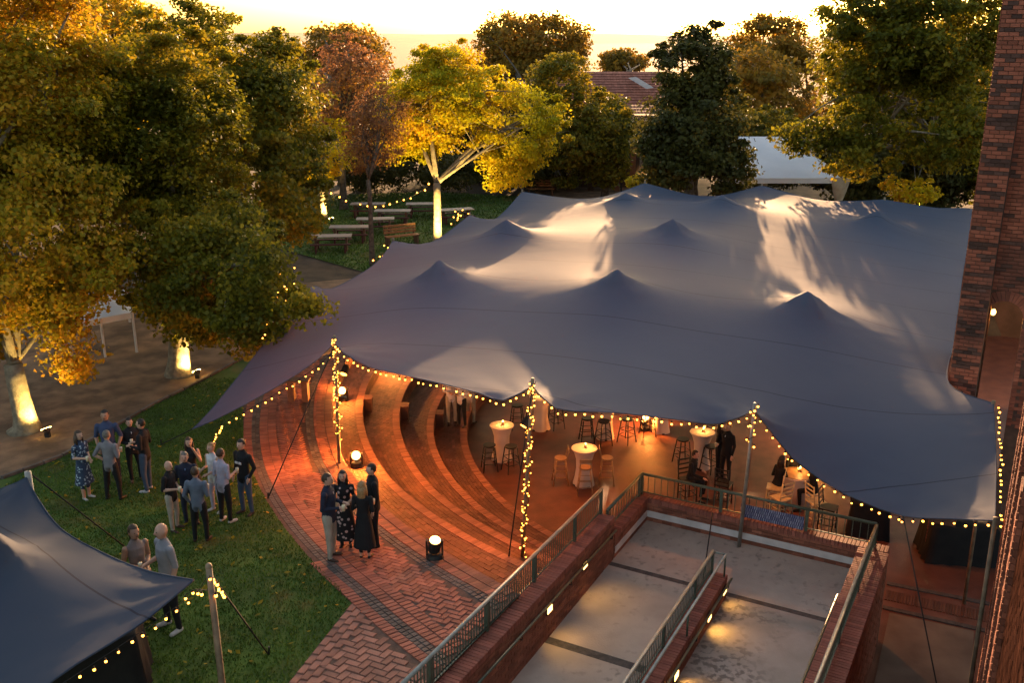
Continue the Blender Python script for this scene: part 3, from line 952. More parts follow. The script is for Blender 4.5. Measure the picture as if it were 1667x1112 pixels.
# ================================================================ STRETCH TENTS
def fabric_mat(name, c1, c2, seam_rot, seam_w, trans):
    m = pm(name, c1, c2, 0.25, 0.75, 0.0, trans=0.0, spec=0.06)
    t = m.node_tree
    b = t.nodes['Principled BSDF']
    b.inputs['Sheen Weight'].default_value = 0.0
    b.inputs['Sheen Roughness'].default_value = 0.4
    tc = nn(t, 'ShaderNodeTexCoord'); mp = nn(t, 'ShaderNodeMapping')
    mp.inputs['Rotation'].default_value = (0, 0, seam_rot)
    t.links.new(tc.outputs['Object'], mp.inputs['Vector'])
    sp = nn(t, 'ShaderNodeSeparateXYZ'); t.links.new(mp.outputs['Vector'], sp.inputs[0])
    dv = nn(t, 'ShaderNodeMath', operation='DIVIDE'); dv.inputs[1].default_value = seam_w
    t.links.new(sp.outputs['Y'], dv.inputs[0])
    fr = nn(t, 'ShaderNodeMath', operation='FRACT'); t.links.new(dv.outputs[0], fr.inputs[0])
    lt = nn(t, 'ShaderNodeMath', operation='LESS_THAN'); lt.inputs[1].default_value = 0.028 / seam_w
    t.links.new(fr.outputs[0], lt.inputs[0])
    src = b.inputs['Base Color'].links[0].from_socket
    mx = nn(t, 'ShaderNodeMixRGB', blend_type='MULTIPLY')
    mx.inputs['Color2'].default_value = (0.45, 0.45, 0.48, 1)
    t.links.new(lt.outputs[0], mx.inputs['Fac']); t.links.new(src, mx.inputs['Color1'])
    t.links.new(mx.outputs[0], b.inputs['Base Color'])
    # weave and soft ripples
    n1 = nn(t, 'ShaderNodeTexNoise'); n1.inputs['Scale'].default_value = 1.2; n1.inputs['Detail'].default_value = 3
    mp2 = nn(t, 'ShaderNodeMapping'); mp2.inputs['Scale'].default_value = (1.0, 1.6, 1)
    t.links.new(tc.outputs['Object'], mp2.inputs['Vector']); t.links.new(mp2.outputs[0], n1.inputs['Vector'])
    n2 = nn(t, 'ShaderNodeTexNoise'); n2.inputs['Scale'].default_value = 90; n2.inputs['Detail'].default_value = 2
    t.links.new(tc.outputs['Object'], n2.inputs['Vector'])
    ma = nn(t, 'ShaderNodeMath', operation='MULTIPLY_ADD'); ma.inputs[1].default_value = 0.05
    t.links.new(n2.outputs['Fac'], ma.inputs[0]); t.links.new(n1.outputs['Fac'], ma.inputs[2])
    bu = nn(t, 'ShaderNodeBump'); bu.inputs['Strength'].default_value = 0.12; bu.inputs['Distance'].default_value = 0.05
    t.links.new(ma.outputs[0], bu.inputs['Height']); t.links.new(bu.outputs[0], b.inputs['Normal'])
    tr = nn(t, 'ShaderNodeBsdfTranslucent'); tr.inputs['Color'].default_value = (0.4, 0.3, 0.25, 1)
    ms = nn(t, 'ShaderNodeMixShader'); ms.inputs[0].default_value = trans
    t.links.new(b.outputs[0], ms.inputs[1]); t.links.new(tr.outputs[0], ms.inputs[2])
    t.links.new(ms.outputs[0], t.nodes['Material Output'].inputs['Surface'])
    return m
fabric_mat('tent_fabric', (0.074, 0.090, 0.130), (0.064, 0.079, 0.116), R(17), 2.3, 0.07)
fabric_mat('tent_fabric_blue', (0.042, 0.053, 0.078), (0.036, 0.045, 0.068), R(40), 2.6, 0.06)

def catmull(P, sub, sharp=()):
    out = []
    n = len(P)
    for i in range(n):
        p0, p1, p2, p3 = P[(i - 1) % n], P[i], P[(i + 1) % n], P[(i + 2) % n]
        if i in sharp: p0 = p1
        if (i + 1) % n in sharp: p3 = p2
        k = max(2, int((p2 - p1).length / sub))
        for q in range(k):
            t = q / k
            out.append(0.5 * ((2 * p1) + (p2 - p0) * t + (2 * p0 - 5 * p1 + 4 * p2 - p3) * t * t + (3 * p1 - p0 - 3 * p2 + p3) * t ** 3))
    return out
def membrane(bnd, peaks, step, seed, sag=0.0004, iters=3000, rp_=0.16):
    """stretched skin: plan triangulated, height relaxed between the edge and the pole heads"""
    rs = random.Random(seed)
    pts = [Vector((p.x, p.y)) for p in bnd]
    nb = len(pts)
    def inside(x, y):
        c = False
        for i in range(nb):
            a, b = pts[i], pts[(i + 1) % nb]
            if (a.y > y) != (b.y > y) and x < (b.x - a.x) * (y - a.y) / (b.y - a.y) + a.x: c = not c
        return c
    def dist_b(x, y):
        v = Vector((x, y)); return min((v - p).length for p in pts)
    allp = list(pts); fixed = [p.z for p in bnd]
    for pk in peaks:
        allp.append(Vector((pk.x, pk.y))); fixed.append(pk.z)
        for r_, dz in ((rp_ * 0.45, 0.035), (rp_, None), (rp_ * 2.0, None), (rp_ * 3.4, None)):
            for k_ in range(10):
                a = 2 * PI * k_ / 10
                allp.append(Vector((pk.x + r_ * math.cos(a), pk.y + r_ * math.sin(a))))
                fixed.append(pk.z - dz if dz is not None else None)
    x0, x1 = min(p.x for p in pts), max(p.x for p in pts); y0, y1 = min(p.y for p in pts), max(p.y for p in pts)
    y = y0; row = 0
    while y < y1:
        x = x0 + (step / 2 if row % 2 else 0)
        while x < x1:
            if inside(x, y) and dist_b(x, y) > step * 0.55 and all((pk.xy - Vector((x, y))).length > rp_ * 3.6 + step * 0.4 for pk in peaks):
                allp.append(Vector((x + rs.uniform(-.02, .02), y + rs.uniform(-.02, .02)))); fixed.append(None)
            x += step
        y += step * 0.87; row += 1
    r = delaunay_2d_cdt(allp, [(i, (i + 1) % nb) for i in range(nb)], [], 1, 1e-6)
    V2, F, orig = r[0], r[2], r[3]
    n = len(V2)
    z = np.zeros(n); fx = np.zeros(n, bool)
    mean = sum(p.z for p in bnd) / nb + 0.5
    for i in range(n):
        f_ = [fixed[q] for q in orig[i] if q < len(fixed) and fixed[q] is not None]
        if f_: z[i] = f_[0]; fx[i] = True
        else: z[i] = mean
    E_ = set()
    for f in F:
        for i in range(len(f)):
            a, b = f[i], f[(i + 1) % len(f)]
            E_.add((min(a, b), max(a, b)))
    E_ = np.array(list(E_))
    P2 = np.array([[v.x, v.y] for v in V2])
    wt = 1.0 / np.maximum(np.linalg.norm(P2[E_[:, 0]] - P2[E_[:, 1]], axis=1), 0.03)
    I = np.concatenate([E_[:, 0], E_[:, 1]]); J = np.concatenate([E_[:, 1], E_[:, 0]]); W = np.concatenate([wt, wt])
    deg = np.bincount(I, W, n)
    free = ~fx
    def lap(q): return np.bincount(I, W * q[J], n) / deg
    for it in range(iters):
        z[free] = lap(z)[free] - sag
    return [(V2[i].x, V2[i].y, float(z[i])) for i in range(n)], [tuple(f) for f in F]

POLE1 = Vector((-4.18, 21.8)); POLE2 = Vector((0.22, 18.5)); POLE3 = Vector(gz(1203, 890, LAND)[:2])
EDGE = [(313, 699, 21.4), (345, 686, 21.5), (400, 658, 21.6), (470, 618, 21.8), (520, 583, 21.8), (545, 557, 21.8), (560, 575, 21.6), (600, 597, 21.0), (640, 607, 20.6),
        (720, 625, 19.8), (780, 640, 19.2), (820, 652, 18.8), (867, 628, 18.5), (905, 665, 18.5), (1000, 672, 18.55), (1100, 683, 18.6), (1170, 690, 18.7), (1228, 668, 18.6),
        (1250, 695, 18.5), (1290, 745, 18.1), (1350, 790, 17.5), (1400, 815, 17.0), (1470, 840, 16.3), (1545, 845, 15.6), (1620, 848, 15.0), (1621, 750, 17.0), (1617, 657, 19.0),
        (1545, 625, 20.5), (1552, 560, 23.0), (1560, 500, 26.0), (1572, 420, 32.0), (1592, 345, 40.0), (1520, 338, 40.3), (1440, 325, 40.5), (1340, 326, 41.2), (1240, 302, 42.0), (1150, 320, 42.5),
        (1050, 298, 43.0), (960, 324, 42.7), (850, 312, 42.0), (805, 357, 38.5), (765, 350, 37.5), (700, 395, 34.0), (640, 392, 33.5), (610, 430, 31.0), (540, 470, 28.7), (500, 470, 28.0),
        (430, 560, 25.0), (345, 666, 22.2)]
EP = [gy(*e) for e in EDGE]
SH = {0, 5, 12, 17, 24, 26, 33, 35, 37, 39, 41, 43}
PEAKS = [(715, 423, 26.6), (825, 357, 32.0), (1005, 438, 25.0), (1095, 356, 31.1), (1315, 474, 23.8), (1018, 313, 37.6), (1175, 317, 36.4), (1428, 343, 34.8)]
PK = [gy(*e) for e in PEAKS]
bnd = catmull(EP, 0.3, SH)
tv, tf = membrane(bnd, PK, 0.3, 4)
tent = thing('stretch_tent', 'large grey stretch tent with pointed peaks covering the sunken court', 'tent', (4, 28, FLOOR))
def creases(tv, tf, bnd, poles, amp=0.016):
    """finer skin with small creases along the hem and folds fanning from the pole heads"""
    bm_ = bmesh.new()
    V = [bm_.verts.new(v) for v in tv]
    for f in tf: bm_.faces.new([V[i] for i in f])
    bmesh.ops.subdivide_edges(bm_, edges=bm_.edges[:], cuts=1, use_grid_fill=True)
    bmesh.ops.triangulate(bm_, faces=bm_.faces[:])
    B = np.array([tuple(p) for p in bnd])[:, :2]
    C = np.array([tuple(v.co) for v in bm_.verts])
    d = np.full(len(C), 9.0); 
    for b in B: d = np.minimum(d, np.hypot(C[:, 0] - b[0], C[:, 1] - b[1]))
    x, y = C[:, 0], C[:, 1]
    mod = np.clip(np.sin(x * 1.9 + 1.3 * np.sin(y * 0.9)) * 0.7 + 0.3 * np.sin(x * 4.7), 0, 1)
    dz = amp * np.sin(d * 17 + 2 * np.sin(x * 2.3)) * np.exp(-d / 0.55) * mod * (d > 0.02)
    for p in poles:
        r_ = np.hypot(x - p.x, y - p.y); th = np.arctan2(y - p.y, x - p.x)
        dz += 0.03 * np.sin(th * 11 + 1.0) * np.exp(-r_ / 0.8) * np.clip(r_ / 0.4, 0, 1) * (d > 0.02)
    for v, q in zip(bm_.verts, dz): v.co.z += float(q)
    me = bpy.data.meshes.new('canopy'); bm_.to_mesh(me); bm_.free()
    me.polygons.foreach_set('use_smooth', [True] * len(me.polygons))
    return me
me = creases(tv, tf, bnd, [EP[q] for q in (5, 12, 17, 24, 43)])
me.materials.append(M['tent_fabric'])
canopy = link_mesh('canopy', me, tent)
# hem along the front edge
hem = MB(); hem.tube([p for p in bnd] + [bnd[0]], 0.013, 6, caps=False)
hem.build('hem', M['tent_fabric'], tent, True)
def tier_ground(x, y):
    for k in range(5, 0, -1):
        if cdist((x, y), EK[k - 1]) < 0: return tier_z(k, y) if k < 5 else FLOOR
    return zt(y)
for i, p in enumerate(PK):
    m = MB(); m.tube([(p.x, p.y, FLOOR if p.y > 28 else p.z - 0.7), (p.x, p.y, p.z - 0.16)], 0.05, 10); m.ell((p.x, p.y, p.z - 0.16), (0.07, 0.07, 0.05))
    m.build('inner_pole', M['pole_wood'], tent, True)
front_poles = []
for q, base in ((5, POLE1), (12, POLE2), (17, POLE3)):
    top = EP[q]
    zb = LAND if q == 17 else tier_ground(base.x, base.y)
    m = MB(); m.tube([(base.x, base.y, zb), (top.x, top.y, top.z + 0.16)], [0.042, 0.036], 10)
    m.build('edge_pole', M['pole_metal' if q == 17 else 'pole_wood'], tent, True)
    front_poles.append((Vector((base.x, base.y, zb)), Vector((top.x, top.y, top.z + 0.1))))
for q in (33, 35, 37, 39, 41, 43):
    top = EP[q]
    m = MB(); m.tube([(top.x, top.y, zt(top.y) if top.x < -3 else FLOOR), (top.x, top.y, top.z + 0.1)], 0.045, 8)
    m.build('edge_pole', M['pole_wood'], tent, True)
for q in (24, 26):
    top = EP[q]
    m = MB(); m.tube([(top.x + 0.05, top.y, FLOOR), (top.x, top.y, top.z + 0.06)], 0.04, 8)
    m.build('edge_pole', M['pole_wood'], tent, True)
# guy ropes
def rope(a, b, lab):
    m = MB(); m.tube([a, b], 0.013, 6)
    t = thing('guy_rope', lab, 'rope', b)
    m.build('rope', M['rope'], t, True)
    m = MB(); m.tube([Vector(b) + Vector((0, 0, -0.05)), Vector(b) + Vector((0.02, 0, 0.14))], [0.014, 0.02], 6); m.build('peg', M['black_plastic'], t)
    return t
rope(EP[0], gs(262, 724), 'short black guy rope from the left tip of the big tent to the lawn')
rope(EP[5] + Vector((0, 0, -0.05)), gs(436, 812), 'black guy rope from the leftmost lit pole down to the lawn edge')
pb = gs(828, 907, -0.5)
rope(EP[12], Vector((pb.x, pb.y, tier_ground(pb.x, pb.y))), 'black guy rope from the middle lit pole down to the seating tiers')
rope(gy(1160, 835, 18.4), rp(16.3, -4.62, LAND), 'black guy rope slanting down to the end of the ramp dividing wall')
rope(EP[22], Vector((EP[22].x + 0.1, EP[22].y - 3.4, FLOOR)), 'dark guy rope from the tent edge down to the yard right of the ramp')

# ---- second tent in the lower left corner
T2 = [(315, 945, 11.2), (240, 1008, 10.6), (180, 1048, 10.2), (90, 1106, 9.7), (-60, 1230, 9.0), (-300, 1300, 8.8), (-420, 900, 13.0), (-200, 790, 14.0), (-60, 800, 14.6), (0, 797, 14.7), (43, 778, 14.6), (60, 810, 14.2), (100, 862, 13.4), (170, 902, 12.6), (240, 930, 11.9)]
T2P = [gy(*e) for e in T2]
b2 = catmull(T2P, 0.2, {0, 4, 6, 10})
pk2 = gy(-40, 880, 12.0); pk2.z += 0.3
v2, f2 = membrane(b2, [pk2], 0.2, 5, iters=900)
tent2 = thing('stretch_tent', 'small dark blue grey stretch tent in the lower left corner', 'tent', (-7, 11, zt(11)))
me = creases(v2, f2, b2, [T2P[0], T2P[10]]); me.materials.append(M['tent_fabric_blue']); link_mesh('canopy', me, tent2)
hm = MB(); hm.tube(b2 + [b2[0]], 0.015, 6, caps=False); hm.build('hem', M['tent_fabric_blue'], tent2, True)
tp = gy(341, 934, 11.15)
m = MB(); m.tube([(tp.x + 0.02, tp.y, zt(tp.y)), (tp.x, tp.y, tp.z + 0.08)], [0.05, 0.042], 10); m.ell((tp.x, tp.y, tp.z + 0.1), (0.045, 0.045, 0.05)); m.build('edge_pole', M['pole_wood'], tent2, True)
bp_ = gy(45, 768, 14.65)
m = MB(); m.tube([(bp_.x, bp_.y, zt(bp_.y)), (bp_.x, bp_.y, bp_.z)], 0.055, 10); m.build('edge_pole', M['pole_metal'], tent2, True)
m = MB(); m.tube([(pk2.x, pk2.y, zt(pk2.y)), (pk2.x, pk2.y, pk2.z - 0.04)], 0.05, 10); m.build('inner_pole', M['pole_wood'], tent2, True)
rope(tp, gs(437, 1066), 'black ratchet strap from the small tent pole to a peg in the lawn')
rope(bp_, gs(222, 905), 'thin black guy rope from the back post of the small tent over the lawn')

# ================================================================ STRING LIGHTS
bm_ = bmesh.new()
bmesh.ops.create_icosphere(bm_, subdivisions=1, radius=0.022)
r_ = bmesh.ops.create_cone(bm_, cap_ends=True, segments=6, radius1=0.014, radius2=0.011, depth=0.04, matrix=Matrix.Translation((0, 0, 0.042)))
for f in {f for v in r_['verts'] for f in v.link_faces}: f.material_index = 1
BULB = bpy.data.meshes.new('bulb'); bm_.to_mesh(BULB); bm_.free()
BULB.materials.append(M['bulb']); BULB.materials.append(M['rope'])
def resample(P, step):
    out = [P[0].copy()]; acc = 0.0
    for i in range(len(P) - 1):
        a, b = P[i], P[i + 1]; L = (b - a).length; d = step - acc
        while d < L:
            out.append(a.lerp(b, d / L)); d += step
        acc = (acc + L) % step
    return out
def string(label, P, step, drop=0.06, jit=0.012, scale=1.0, name='string_lights'):
    P = [Vector(p) for p in P]
    t = thing(name, label, 'string lights', P[0], group='strings of warm bulbs')
    m = MB(); m.tube(P, 0.006, 4); m.build('cable', M['rope'], t)
    rs = random.Random(hash(label) % 1000 if False else len(P) * 7 + int(P[0].x * 10))
    for q in resample(P, step):
        if rs.random() < 0.04: continue
        o = bpy.data.objects.new('bulb', BULB); COL.objects.link(o)
        o.location = q + Vector((rs.gauss(0, jit), rs.gauss(0, jit), -drop + rs.gauss(0, jit)))
        s_ = scale * rs.uniform(0.78, 1.15); o.scale = (s_, s_, s_)
        pin(o, t, False)
    return t
def edge_pts(i0, i1, sag=0.0):
    P = EP[i0:i1 + 1]
    out = []
    for i in range(len(P) - 1):
        for q in range(6):
            out.append(P[i].lerp(P[i + 1], q / 6) + Vector((0, -0.03, -0.03)))
    return out + [P[-1] + Vector((0, -0.03, -0.03))]
rsg = edge_pts(1, 5)
lowl = gs(343, 722, 0.25)
string('warm bulbs from the lawn along the left tent edge up to the leftmost pole', [lowl, gy(362, 690, 21.3)] + [p + Vector((0, -0.05, -0.12)) for p in rsg[6:]], 0.19)
string('warm bulbs along the tent edge between the leftmost and middle poles', edge_pts(5, 12), 0.18)
string('warm bulbs along the tent edge between the middle and metal poles', edge_pts(12, 17), 0.18)
string('warm bulbs falling along the tent edge from the metal pole towards the dining tables', edge_pts(17, 22), 0.2)
string('warm bulbs along the front tent edge above the black draped table', edge_pts(22, 24), 0.2)
string('warm bulbs down the right edge of the tent by the brick wall', [p + Vector((0.10, 0, 0)) for p in edge_pts(24, 26)], 0.2)
string('warm bulbs along the tent edge by the foot of the brick tower', edge_pts(26, 27), 0.26)
def wrap(base, top, f0, f1, turns, rad, rev=1, n=70, ph=0.0):
    out = []
    for i in range(n):
        f = i / (n - 1); p = base.lerp(top, f0 + (f1 - f0) * f)
        a = ph + rev * 2 * PI * turns * f
        out.append(p + Vector((math.cos(a) * rad, math.sin(a) * rad, 0)))
    return out
for (b, tpp), lab, f0 in ((front_poles[0], 'leftmost', 0.2), (front_poles[1], 'middle', 0.0)):
    string('warm bulbs wound round the %s tent pole' % lab, wrap(b, tpp, f0, 1.0, 9, 0.065), 0.085, 0.0, 0.015, 0.8)
    string('second strand of warm bulbs wound round the %s tent pole' % lab, wrap(b, tpp, f0 + 0.05, 1.0, 7, 0.065, -1, ph=2.0), 0.11, 0.0, 0.015, 0.8)
string('few warm bulbs at the head of the metal tent pole', wrap(front_poles[2][0], front_poles[2][1], 0.72, 1.0, 3, 0.07), 0.12, 0, 0.01)
string('warm bulbs hanging along the bottom edge of the small tent', [tp, T2P[0] + Vector((0.05, 0, -0.15))] + [p + Vector((0.02, 0, -0.10)) for p in T2P[1:4]], 0.17, 0.06, 0.012, 0.8)
string('warm bulbs running a short way down the strap of the small tent', [tp.lerp(gs(437, 1066), f) for f in (0, 0.1, 0.22)], 0.09)
string('loose warm bulbs hung under the tip of the small tent', [gy(303, 968, 11.0), gy(318, 960, 11.1), gy(345, 962, 11.15), gy(352, 970, 11.1)], 0.1)
string('tangle of warm bulbs at the rear left tent corner', wrap(gy(617, 432, 33.0), gy(638, 393, 33.5), 0, 1, 3, 0.18), 0.2, 0, 0.08, 1.3)
string('warm bulbs on the rear pole beside the gold tree', wrap(gy(742, 372, 37.5), gy(752, 342, 37.5), 0, 1, 3, 0.16), 0.22, 0, 0.08, 1.3)
far_y = 47
A, B = gy(520, 300, far_y), gy(700, 300, far_y)
cat = [A.lerp(B, i / 24) + Vector((0, 0, -1.05 * 4 * (i / 24) * (1 - i / 24))) for i in range(25)]
string('garland of warm bulbs hanging over the picnic tables', cat, 0.36, 0.0, 0.03, 1.9)
string('tangle of warm bulbs in the dark tree over the left tent edge', [gy(470, 445, 25), gy(465, 480, 25), gy(458, 510, 25)], 0.1, 0, 0.12, 1.0)
string('small cluster of warm bulbs low in the dark tree', [gy(432, 530, 24.6), gy(425, 545, 24.6)], 0.09, 0, 0.09, 0.9)
string('warm bulbs above the dining table under the tent', [gy(1290, 742, 19.6), gy(1300, 748, 19.6), gy(1322, 752, 19.6)], 0.09, 0, 0.07, 0.9)

# ================================================================ STAGE LAMPS
def mover(px, py, label, zf=None, head=Vector((0, -0.25, 1)), power=120, tgt=None, ang=110, Z=None):
    p = gs(px, py)
    if Z is not None: p = gz(px, py, Z)
    else:
        for i in range(20):
            p = gz(px, py, tier_ground(p.x, p.y))
    t = thing('moving_head_lamp', label, 'stage lamp', p, group='black stage lamps on the terrace')
    m = MB(); m.rings([(0, 0, 0, .17, .14), (0, 0, .03, .17, .14), (0, 0, .10, .15, .12), (0, 0, .11, .10, .08)], 12, 0, None, p); m.build('base', M['black_plastic'], t)
    m = MB()
    for sx in (-1, 1): m.box(p + Vector((sx * 0.145, 0, 0.24)), (0.035, 0.09, 0.30))
    m.build('yoke', M['black_plastic'], t)
    q = head.normalized().to_track_quat('Z', 'Y').to_matrix()
    c = p + Vector((0, 0, 0.28))
    m = MB(); m.rings([(0, 0, -.15, .07, .07), (0, 0, -.12, .115, .115), (0, 0, .10, .125, .125), (0, 0, .15, .12, .12)], 14, 0, q, c); m.build('head', M['black_plastic'], t, False)
    m = MB(); m.rings([(0, 0, .151, .10, .10), (0, 0, .168, .085, .085)], 14, 0, q, c); m.build('lens', M['lamp_face'], t, True)
    hp = c + head.normalized() * 0.2
    if ang >= 170: point('lamp_light', t, hp + Vector((0, 0, 0.12)), (1.0, 0.30, 0.05), power, 0.1)
    else: spot('lamp_light', t, hp, hp + (head if tgt is None else tgt), (1.0, 0.33, 0.06), power, ang, 0.8, 0.09)
    return t
mover(581, 760, 'black stage lamp shining at the camera beside the leftmost lit pole', head=Vector((0.1, -0.9, 0.55)), power=210, tgt=Vector((0.45, 0.15, -0.12)), ang=170)
mover(558, 652, 'black stage lamp glowing high on the curved seating behind the leftmost pole', head=Vector((0.1, -0.9, 0.5)), power=160, tgt=Vector((0.3, -0.5, -0.3)), ang=170)
mover(708, 910, 'black stage lamp in front on the terrace beside the light brick edge', head=Vector((0.12, -0.35, 0.95)), power=160, tgt=Vector((0.12, -0.35, 0.95)), ang=110)

for px, py, lab, pw in ((640, 640, 'added unseen lamp warming the upper tiers under the tent', 250), (1050, 740, 'added unseen lamp for orange light on the floor behind the cocktail tables', 170), (1330, 760, 'added unseen lamp for orange light on the floor behind the dining table', 150)):  # unseen lamps added to bring orange light to the tiers and floor
    mover(px, py - 40, lab, head=Vector((0, -0.2, 1)), power=pw, ang=170, Z=(FLOOR if px > 700 else None))

# unseen lamps added under the canopy to widen the orange wash
for x, y, z, tx, ty, pw, lab in ((-4.0, 22.2, 1.75, -5.0, 19.2, 430, 'added unseen amber lamp under the tent beside the leftmost pole'), (-1.6, 24.6, 1.8, -2.6, 23.0, 420, 'added unseen amber lamp under the tent over the upper tiers'),
                                (0.3, 19.3, 1.6, -1.6, 17.6, 380, 'added unseen amber lamp under the tent beside the middle pole'), (1.8, 25.0, 1.8, 1.4, 23.5, 260, 'added unseen amber lamp under the tent over the cocktail tables'),
                                (6.0, 22.5, 1.7, 6.0, 21.0, 300, 'added unseen amber lamp under the tent over the dining table')):
    t = thing('added_wash_lamp', lab, 'stage lamp', (x, y, z), group='added unseen lamps for the orange wash')
    d = Vector((tx, ty, FLOOR + 1.5)) - Vector((x, y, z)); q = d.normalized().to_track_quat('Z', 'Y').to_matrix()
    m = MB(); m.rings([(0, 0, -.14, .05, .05), (0, 0, -.1, .085, .085), (0, 0, .1, .1, .1)], 12, 0, q, (x, y, z)); m.build('can', M['black_plastic'], t)
    m = MB(); m.rings([(0, 0, .101, .085, .085), (0, 0, .106, .08, .08)], 12, 0, q, (x, y, z)); m.build('lens', M['bulb'], t)
    m = MB(); m.tube([(x, y, z), (x, y, z + 0.3)], 0.012, 6); m.build('hook', M['black_plastic'], t)
    spot('lamp_light', t, Vector((x, y, z)) + d.normalized() * .14, (tx, ty, FLOOR + 1.5), (1.0, 0.29, 0.05), pw, 150, 1.0, 0.12)

# ================================================================ BRICK TOWER AND PIERS
TS = 23.2
def ns_at(px, py, s_):      # where a sight line meets the tower front
    d = ray(px, py); k_ = s_ / (d.x * RD.x + d.y * RD.y)
    return (d.x * RN.x + d.y * RN.y) * k_, CAM_Z + d.z * k_
WR = Matrix((RN, Vector((0, 0, 1)), -RD)).transposed()     # brick face towards -RD
def face_bricks(parent, n0, n1, z0, z1, S, cap, mats, seed, dark=None, skip=None, bl=0.225, bh=0.085):
    rs = random.Random(seed)
    meshes = {}; lists = {}
    W = n1 - n0
    for r_i in range(int((z1 - z0) / bh)):
        nb = max(1, round(W / bl)); L = W / nb
        cuts = [i * L for i in range(nb + 1)]
        if r_i % 2: cuts = [0] + [i * L + L / 2 for i in range(nb)] + [W]
        z = z0 + (r_i + 0.5) * bh
        mi = 1 if dark and dark(r_i, rs) else 0
        for a, b in zip(cuts[:-1], cuts[1:]):
            if skip and skip(n0 + (a + b) / 2, z): continue
            key = (round(b - a, 3), mi if rs.random() > 0.12 else 1 - mi)
            if key not in meshes: meshes[key] = cuboid_brick('brick', b - a - 0.011, bh - 0.011, 0.03, M[mats[key[1]]], 0.004)
            lists.setdefault(key, []).append((rp(S - 0.022 + rs.gauss(0, 0.003), n0 + (a + b) / 2, z), WR))
    tot = sum(len(v) for v in lists.values())
    for key, v in lists.items():
        place_bricks(parent, meshes[key], v, int(cap * len(v) / tot))
def rbox(m, s0, s1, n0, n1, z0, z1):
    P = [rp(s0, n0), rp(s0, n1), rp(s1, n1), rp(s1, n0)]
    return m.hexa([(p.x, p.y, z0) for p in P] + [(p.x, p.y, z1) for p in P])
TN0 = ns_at(1545, 620, TS)[0]; TN1 = ns_at(1611, 490, TS)[0]
tower = thing('brick_tower', 'tall red brick pier with dark brick bands at the right edge', 'tower', rp(TS, TN0, FLOOR))
m = MB(); rbox(m, TS, TS + 1.6, TN0 + 0.008, TN1, FLOOR, 13.0); m.build('core', M['mortar'], tower)
pat = [0, 0, 0, 0, 1, 0, 1, 1, 0, 0, 0, 1, 0, 0, 0, 0, 1, 1, 0, 0, 1]
face_bricks(tower, TN0, TN1, 0.9, 12.6, TS, 300, ('tower_brick', 'tower_brick_dark'), 3, dark=lambda r, rs: pat[r % len(pat)] == 1)
tag(bricks_mesh(brick_face(rp(TS, TN0, FLOOR), RD, 15.0, 1.6, nrm=-RN, seed=5, bh=0.085)).build('brick', M['tower_brick'], tower), kind='stuff')
# recessed wall with the tall arch
AS = TS + 0.4
aL, aZ = ns_at(1605, 513, AS); aR = ns_at(1665, 522, AS)[0]
AX, AH, AZ = (aL + aR) / 2, (aR - aL) / 2, aZ
awall = thing('arcade_wall', 'red brick wall with a tall lit round arch right of the brick pier', 'wall', rp(AS, TN1, FLOOR))
P = [(TN1, FLOOR), (AX - AH, FLOOR), (AX - AH, AZ)] + [(AX + AH * math.cos(PI - PI * i / 14), AZ + AH * math.sin(PI * i / 14)) for i in range(1, 14)] + [(AX + AH, AZ), (AX + AH, FLOOR), (6.0, FLOOR), (6.0, 13), (TN1, 13)]
n = len(P)
m = MB()
m.add([rp(AS, x, z) for x, z in P] + [rp(AS + 0.6, x, z) for x, z in P], [tuple(range(n)), tuple(range(2 * n - 1, n - 1, -1))] + [(i, i + n, (i + 1) % n + n, (i + 1) % n) for i in range(n)])
m.build('core', M['mortar'], awall)
def in_arch(x, z):
    if abs(x - AX) < AH + 0.11 and z < AZ: return True
    return math.hypot(x - AX, z - AZ) < AH + 0.26 and z >= AZ
face_bricks(awall, TN1, TN1 + 2.2, 0.9, 12.6, AS, 240, ('tower_brick', 'tower_brick_dark'), 9, dark=lambda r, rs: rs.random() < 0.06, skip=in_arch)
nv = 19
for i in range(nv):
    a0, a1 = PI * (i + 0.06) / nv, PI * (i + 0.94) / nv
    m = MB(); r0, r1 = AH, AH + 0.24
    pts = [(AX + r * math.cos(a), AZ + r * math.sin(a)) for r, a in ((r0, a0), (r1, a0), (r1, a1), (r0, a1))]
    m.hexa([rp(AS - 0.03, x, z) for x, z in pts] + [rp(AS + 0.02, x, z) for x, z in pts])
    m.build('arch_brick', M['tower_brick'], awall)
m = MB()
for r_i in range(26):
    z_ = 0.95 + r_i * 0.088
    if z_ > AZ: break
    for sx in (-1, 1): rbox(m, AS - 0.03, AS + 0.05, AX + sx * (AH + 0.055) - .05, AX + sx * (AH + 0.055) + .05, z_, z_ + 0.076)
tag(m.build('jamb_brick', M['tower_brick'], awall), kind='stuff')
# passage behind the arch
m = MB(); rbox(m, 44, 44.4, -3, 12, FLOOR - 0.05, 2.0)
o = m.build('passage_wall', M['dark_wall']); tag(o, 'dim plastered wall seen at the end of the passage through the arch', 'wall')
m = MB()
for n_ in (0.6, 2.6, 4.6): rbox(m, 31.5, 31.8, n_, n_ + 0.25, FLOOR, 2.0)
o = m.build('passage_screen', M['pole_wood']); tag(o, 'thin posts standing in the passage behind the arch', 'post')
t = thing('passage_lamp', 'warm lamp just inside the tall brick arch lighting the passage floor', 'lamp', rp(AS + 0.8, AX - AH + 0.1, AZ))
p = rp(AS + 0.75, AX - AH + 0.12, AZ - 0.1)
m = MB(); m.ell(p, (0.06, 0.06, 0.08)); m.build('globe', M['wall_lamp'], t, True)
m = MB(); m.tube([rp(AS + 0.58, AX - AH - 0.05, AZ), p + Vector((0, 0, 0.07))], 0.012, 6); m.build('bracket', M['black_plastic'], t)
